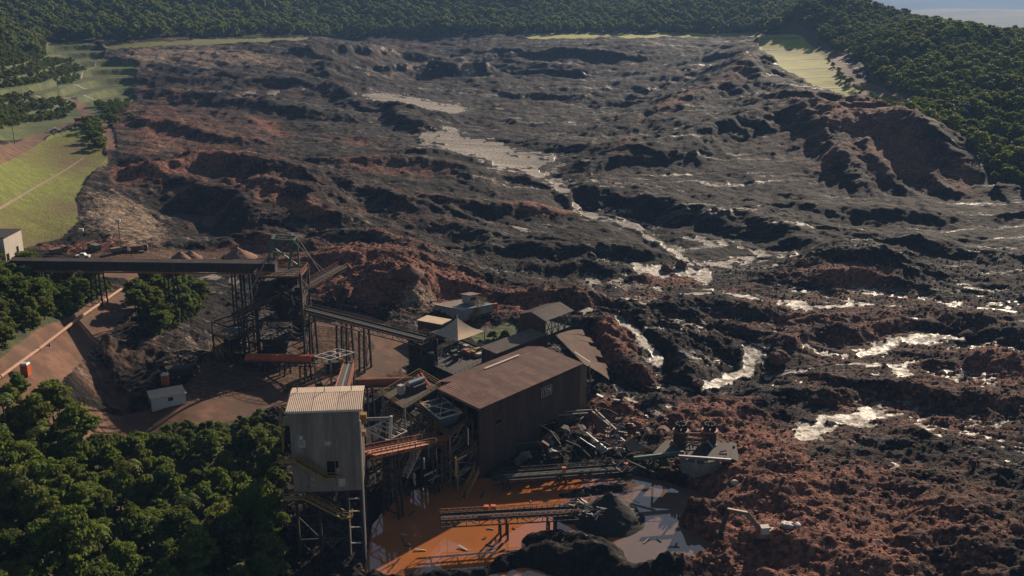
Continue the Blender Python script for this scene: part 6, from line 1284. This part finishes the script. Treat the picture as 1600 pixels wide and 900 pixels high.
for px_, py_, lb in ((41, 586, 'orange portable toilet beside the pipeline at left'), (259, 602, 'orange portable toilet in the shade behind the white hut')):
    p = on_base(px_, py_); z_ = gz(p) - .05; e = thing('portable_toilet', lb, 'toilet', (p.x, p.y, z_))
    MB().obox((p.x - .65, p.y - .6, z_), (1.3, 0, 0), (0, 1.2, 0), (0, 0, 2.1)).build('cabin', 'orange', e); MB().hexa([Vector((p.x + i, p.y + j, z_ + 2.1)) for i, j in ((-.72, -.68), (.72, -.68), (.72, .68), (-.72, .68))], [Vector((p.x + i, p.y + j, z_ + 2.4)) for i, j in ((-.5, -.5), (.5, -.5), (.5, .5), (-.5, .5))]).build('roof', 'white', e)
    dr_ = MB().obox((p.x - .4, p.y - .64, z_ + .15), (.8, 0, 0), (0, .04, 0), (0, 0, 1.8)).build('door', 'rust_orange', e); MB().obox((p.x + .25, p.y - .69, z_ + 1.0), (.08, 0, 0), (0, .05, 0), (0, 0, .2)).build('handle', 'white', dr_); MB().tube([(p.x + .5, p.y + .5, z_ + 1), (p.x + .5, p.y + .5, z_ + 2.8)], .06, 6).build('vent_pipe', 'white', e)
pl = [on_base(x, y) for x, y in ((-40, 628), (0, 596), (60, 552), (125, 502), (190, 457))]; pth = [Vector((p.x, p.y, gz(p) + .75)) for p in pl]
e = thing('pipeline', 'straight rusty pipeline running uphill beside the dirt road', 'pipe', tuple(pth[1]))
for a, b in zip(pth, pth[1:]):
    MB().tube([a, b], .34, 10).build('pipe_section', 'pipe', e); MB().tube([a.lerp(b, .01), a.lerp(b, .025)], .44, 10).build('flange', 'pipe', e)
    for f in (.25, .75): c = a.lerp(b, f); MB().beam((c.x, c.y, gz(c) - .4), (c.x, c.y, c.z - .3), .3).build('saddle', 'concrete', e)
B = at_y(5, 373, 236); Br = at_z(33, 361, at_y(5, 373, 236).z)
fx = (Vector((Br.x, Br.y, 0)) - Vector((B.x, B.y, 0))); fl_ = fx.length; fx.normalize(); fy = Vector((-fx.y, fx.x, 0)); zt = B.z; B.z = 17
e = thing('concrete_house', 'cream concrete house with dark window at the left edge behind the gallery', 'building', tuple(B))
MB().hexa([B, B + fx * fl_, B + fx * fl_ + fy * 7, B + fy * 7], [B + UP * (zt - 17), B + fx * fl_ + UP * (zt - 16.6), B + fx * fl_ + fy * 7 + UP * (zt - 16.6), B + fy * 7 + UP * (zt - 17)]).build('wall', 'cream', e)
MB().plate(*[v + UP * (zt - 16.95 + .35 * (i in (1, 2))) for i, v in enumerate((B - fy * .2, B + fx * fl_ - fy * .2, B + fx * fl_ + fy * 7.1, B + fy * 7.1))], .2).build('roof', 'steel', e)
for f, z_, a, b in ((.62, 8.6, .9, 1.5), (.05, 7.6, 1.1, 1.8)):
    if z_ < zt - 17: wn = MB().obox(B + fx * (fl_ * f) - fy * .06 + UP * z_, fx * a, fy * .1, UP * b).build('window', 'glass', e); MB().obox(B + fx * (fl_ * f - .1) - fy * .12 + UP * (z_ - .15), fx * (a + .2), fy * .1, UP * .12).build('sill', 'concrete', wn)
MB().obox(B + UP * 6.4 - fy * .05, fx * fl_, fy * .08, UP * .2).build('string_course', 'concrete', e)
fe = thing('yard_fence', 'low yellow rail fence under the left end of the gallery', 'fence', tuple(on_base(80, 430))); q = [on_base(x, y) for x, y in ((44, 428), (75, 430), (110, 428))]; q = [Vector((p.x, p.y, gz(p))) for p in q]
for a, b in zip(q, q[1:]): mb = MB(); railing(mb, [a, b], 1.3, 1.5, .09, False); mb.build('rail_section', 'yellow', fe)
def truck(px_, py_, rz, mat, label, s_=1.0, kind='dump'):
    p = on_base(px_, py_); z_ = gz(p) - .05; p.z = z_; c, n_ = math.cos(rz), math.sin(rz); fx_, sx_ = Vector((c, n_, 0)) * s_, Vector((-n_, c, 0)) * s_; up = UP * s_
    e = thing('dump_truck' if kind == 'dump' else 'pickup', label, 'truck' if kind == 'dump' else 'car', tuple(p))
    if kind == 'dump':
        MB().obox(p - fx_ * 3 - sx_ * 1.0 + up * .7, fx_ * 6.4, sx_ * 2, up * .35).build('chassis', 'steel', e)
        MB().hexa([p + fx_ * a + sx_ * b + up * 1.1 for a, b in ((-3, -1.15), (1.4, -1.15), (1.4, 1.15), (-3, 1.15))], [p + fx_ * a + sx_ * b + up * 2.6 for a, b in ((-3.5, -1.3), (1.6, -1.3), (1.6, 1.3), (-3.5, 1.3))]).build('bed', mat, e)
        MB().hexa([p + fx_ * a + sx_ * b + up * 1.0 for a, b in ((1.8, -1.1), (3.5, -1.1), (3.5, 1.1), (1.8, 1.1))], [p + fx_ * a + sx_ * b + up * 2.9 for a, b in ((1.8, -1.05), (3.2, -1.05), (3.2, 1.05), (1.8, 1.05))]).build('cab', mat, e)
        MB().obox(p + fx_ * 2.2 - sx_ * 1.12 + up * 2.0, fx_ * .9, sx_ * 2.24, up * .7).build('windows', 'glass', e); wl, wr = (-2.2, -.9, 2.5), .6
    else:
        MB().hexa([p + fx_ * a + sx_ * b + up * .45 for a, b in ((-2.4, -.9), (2.4, -.9), (2.4, .9), (-2.4, .9))], [p + fx_ * a + sx_ * b + up * 1.1 for a, b in ((-2.4, -.88), (2.3, -.88), (2.3, .88), (-2.4, .88))]).build('body', mat, e)
        MB().hexa([p + fx_ * a + sx_ * b + up * 1.1 for a, b in ((-.9, -.85), (1.2, -.85), (1.2, .85), (-.9, .85))], [p + fx_ * a + sx_ * b + up * 1.8 for a, b in ((-.7, -.75), (.6, -.75), (.6, .75), (-.7, .75))]).build('cab', mat, e); MB().obox(p - fx_ * .6 - sx_ * .84 + up * 1.2, fx_ * 1.3, sx_ * 1.68, up * .4).build('windows', 'glass', e); wl, wr = (-1.5, 1.5), .42
    for a in wl:
        for b in (-1, 1):
            q = p + fx_ * a + sx_ * b * .95 + up * wr; wh = MB().tube([q - sx_ * .18, q + sx_ * .18], wr * s_, 10).build('wheel', 'rubber', e); MB().tube([q - sx_ * .2, q + sx_ * .2], wr * s_ * .45, 8).build('rim', 'steel_grey', wh)
truck(128, 191, .3, 'rust_orange', 'orange dump truck on the track junction above the mown slope'); truck(86, 207, .5, 'white', 'white pickup on the track along the mown slope', 1.0, 'pickup')
truck(92, 401, .9, 'rust_end', 'dusty brown dump truck in the yard nearest the concrete house', .7); truck(148, 392, 2.5, 'steel_grey', 'grey dump truck in the middle of the yard', .7); truck(186, 396, .7, 'rust_end', 'dusty brown dump truck at the foot of the yard light', .65); truck(218, 394, .3, 'torn_sheet', 'tan dump truck at the right end of the yard', .7); truck(130, 404, 0, 'white', 'white pickup parked in the yard behind the gallery', .8, 'pickup'); truck(286, 592, .4, 'steel', 'dark loader truck in shade behind the white hut', .9)
truck(206, 600, .2, 'steel', 'dark truck body in the gully left of the white hut', .7) if False else None
def pole(px_, py_, h_, label, arm=True, lamp='white', mat='concrete'):
    p = on_base(px_, py_); z_ = gz(p); e = thing('lamp_post' if lamp else 'utility_pole', label, 'pole', (p.x, p.y, z_)); MB().tube([(p.x, p.y, z_ - .4), (p.x, p.y, z_ + h_)], [.16, .1], 7).build('shaft', mat, e)
    if arm: MB().beam((p.x - .9, p.y, z_ + h_ - .4), (p.x + .9, p.y, z_ + h_ - .4), .14).build('crossarm', mat, e)
    if lamp: MB().obox((p.x - .6, p.y - .3, z_ + h_), (1.2, 0, 0), (0, .6, 0), (0, 0, .7)).build('lamp_head', lamp, e)
pole(189, 58, 8, 'white headed lamp post by the left end of the crest'); pole(190, 396, 9, 'yard light on a tall post behind the gallery'); pole(131, 394, 6, 'short twin light post in the yard'); pole(23, 226, 11, 'utility pole on the grass above the mown slope', True, None); pole(92, 152, 14, 'utility pole on the lower left terrace', True, None); pole(89, 98, 14, 'utility pole on the upper left terrace', True, None); pole(1398, 174, 14, 'utility pole beside the track junction at right', True, None)
for k, (px_, lb) in enumerate(((1484, 'left of two small blue sheds in the right forest'), (1496, 'right of two small blue sheds in the right forest'))):
    p = on_base(px_, 176); z_ = gz(p); e = thing('blue_shed', lb, 'shed', (p.x, p.y, z_)); MB().obox((p.x - 1.7, p.y - 9, z_ + 1), (3.4, 0, 0), (0, 3, 0), (0, 0, 4.2)).build('wall', 'blue', e); MB().plate(Vector((p.x - 2, p.y - 9.3, z_ + 5.2)), Vector((p.x + 2, p.y - 9.3, z_ + 5.2)), Vector((p.x + 2, p.y - 5.7, z_ + 5.5)), Vector((p.x - 2, p.y - 5.7, z_ + 5.5)), .12).build('roof', 'blue', e); MB().obox((p.x - .5, p.y - 9.06, z_ + 1), (1, 0, 0), (0, .05, 0), (0, 0, 2.2)).build('door', 'blue_grey', e)
# drains and bench lines on the grass
def ribbon(name, label, pts_, wd, mat, lift=.06, cat_='drain', group=None):
    P = []
    for (x0_, y0_), (x1_, y1_) in zip(pts_, pts_[1:]):
        for i in range(24): P.append(on_base(x0_ + (x1_ - x0_) * i / 24, y0_ + (y1_ - y0_) * i / 24))
    P.append(on_base(*pts_[-1])); V, F = [], []
    for i, p in enumerate(P):
        d_ = (P[min(i + 1, len(P) - 1)] - P[max(i - 1, 0)]); sd = Vector((-d_.y, d_.x, 0)).normalized() * wd / 2
        for q in (p - sd, p + sd): V.append((q.x, q.y, ground(q.x, q.y) + lift))
        for q in (p - sd, p + sd): V.append((q.x, q.y, ground(q.x, q.y) - .3))
    for i in range(len(P) - 1): a = i * 4; F += [(a, a + 4, a + 5, a + 1), (a, a + 2, a + 6, a + 4), (a + 1, a + 5, a + 7, a + 3)]
    return tag(MB().add(V, F).build(name, mat), label, cat_, group)
ribbon('drainage_channel', 'pale concrete drain running down across the mown slope', [(-20, 337), (60, 290), (105, 264), (130, 247)], .6, 'rust_end', .1)
for k, (pts_, lb) in enumerate((([(1187, 61), (1250, 60)], 'topmost'), ([(1190, 79), (1272, 75)], 'second'), ([(1200, 96), (1296, 91)], 'third'), ([(1222, 109), (1318, 105)], 'fourth'), ([(1245, 122), (1335, 119)], 'fifth'), ([(1275, 138), (1350, 135)], 'lowest'))): ribbon('bench_drain', lb + ' dark bench drain across the right grass terraces', pts_, 2.4, 'rust_wall', .15)
for k, (pts_, lb) in enumerate((([(60, 75), (150, 76)], 'topmost'), ([(125, 116), (158, 89)], 'slanting'), ([(130, 115), (212, 116)], 'second'), ([(90, 133), (204, 131)], 'third'), ([(-20, 152), (90, 150), (205, 148)], 'longest'), ([(-20, 166), (105, 166)], 'lowest'))): ribbon('bench_drain', lb + ' pale bench drain on the left grass terraces', pts_, .55, 'concrete', .2)
# far hills beyond the right ridge
def far_land(name, label, x0, x1, y0, y1, nx, ny, hf):
    V, F = [], []; gx, gy = np.linspace(x0, x1, nx), np.linspace(y0, y1, ny); GX, GY = np.meshgrid(gx, gy); HZ = hf(GX, GY)
    V = np.stack([GX.ravel(), GY.ravel(), HZ.ravel()], 1)
    for j in range(ny - 1):
        for i in range(nx - 1): a_ = j * nx + i; F.append((a_, a_ + 1, a_ + nx + 1, a_ + nx))
    me_ = raw_mesh(name, V, F, [M['far_green']], smooth=True); o = bpy.data.objects.new(name, me_); COL.objects.link(o); return tag(o, label, kind='structure')
far_land('far_hills', 'blue hazy hill beyond the right ridge', -2500, 6000, 2150, 6500, 120, 60, lambda x, y: -60 + (62 + 44 * np.exp(-((x - 2343) / 520) ** 2) + 10 * fbm(x / 260, y / 260, 4, 5) + 8 * np.exp(-((x - 900) / 500) ** 2)) * np.exp(-((y - 5200) / 1300) ** 2) + 4 * fbm(x / 90, y / 90, 3, 8))
far_land('distant_range', 'faint distant mountains closing the horizon', -6000, 8500, 7000, 10500, 110, 40, lambda x, y: -40 + (195 + 40 * fbm(x / 1500, y / 1500, 4, 9)) * np.exp(-((y - 9800) / 900) ** 2))
# ------------------------------------------------------------------ air
bx = bpy.data.meshes.new('haze')
x0, x1, y0, y1, z0, z1 = -9000, 9000, -200, 11000, -40, 190
bx.from_pydata([(x, y, z) for z in (z0, z1) for y in (y0, y1) for x in (x0, x1)], [], [(0, 2, 3, 1), (4, 5, 7, 6), (0, 1, 5, 4), (2, 6, 7, 3), (0, 4, 6, 2), (1, 3, 7, 5)]); bx.update()
hz = bpy.data.objects.new('haze', bx); COL.objects.link(hz); tag(hz, 'thin blue haze filling the valley air', kind='stuff')
m = bpy.data.materials.new('haze_air'); m.use_nodes = True; t = m.node_tree; t.nodes.remove(t.nodes['Principled BSDF'])
pv = t.nodes.new('ShaderNodeVolumePrincipled'); pv.inputs['Density'].default_value = HAZE; pv.inputs['Color'].default_value = (.26, .45, .80, 1); pv.inputs['Anisotropy'].default_value = 0.1
t.links.new(pv.outputs[0], t.nodes['Material Output'].inputs['Volume']); bx.materials.append(m)
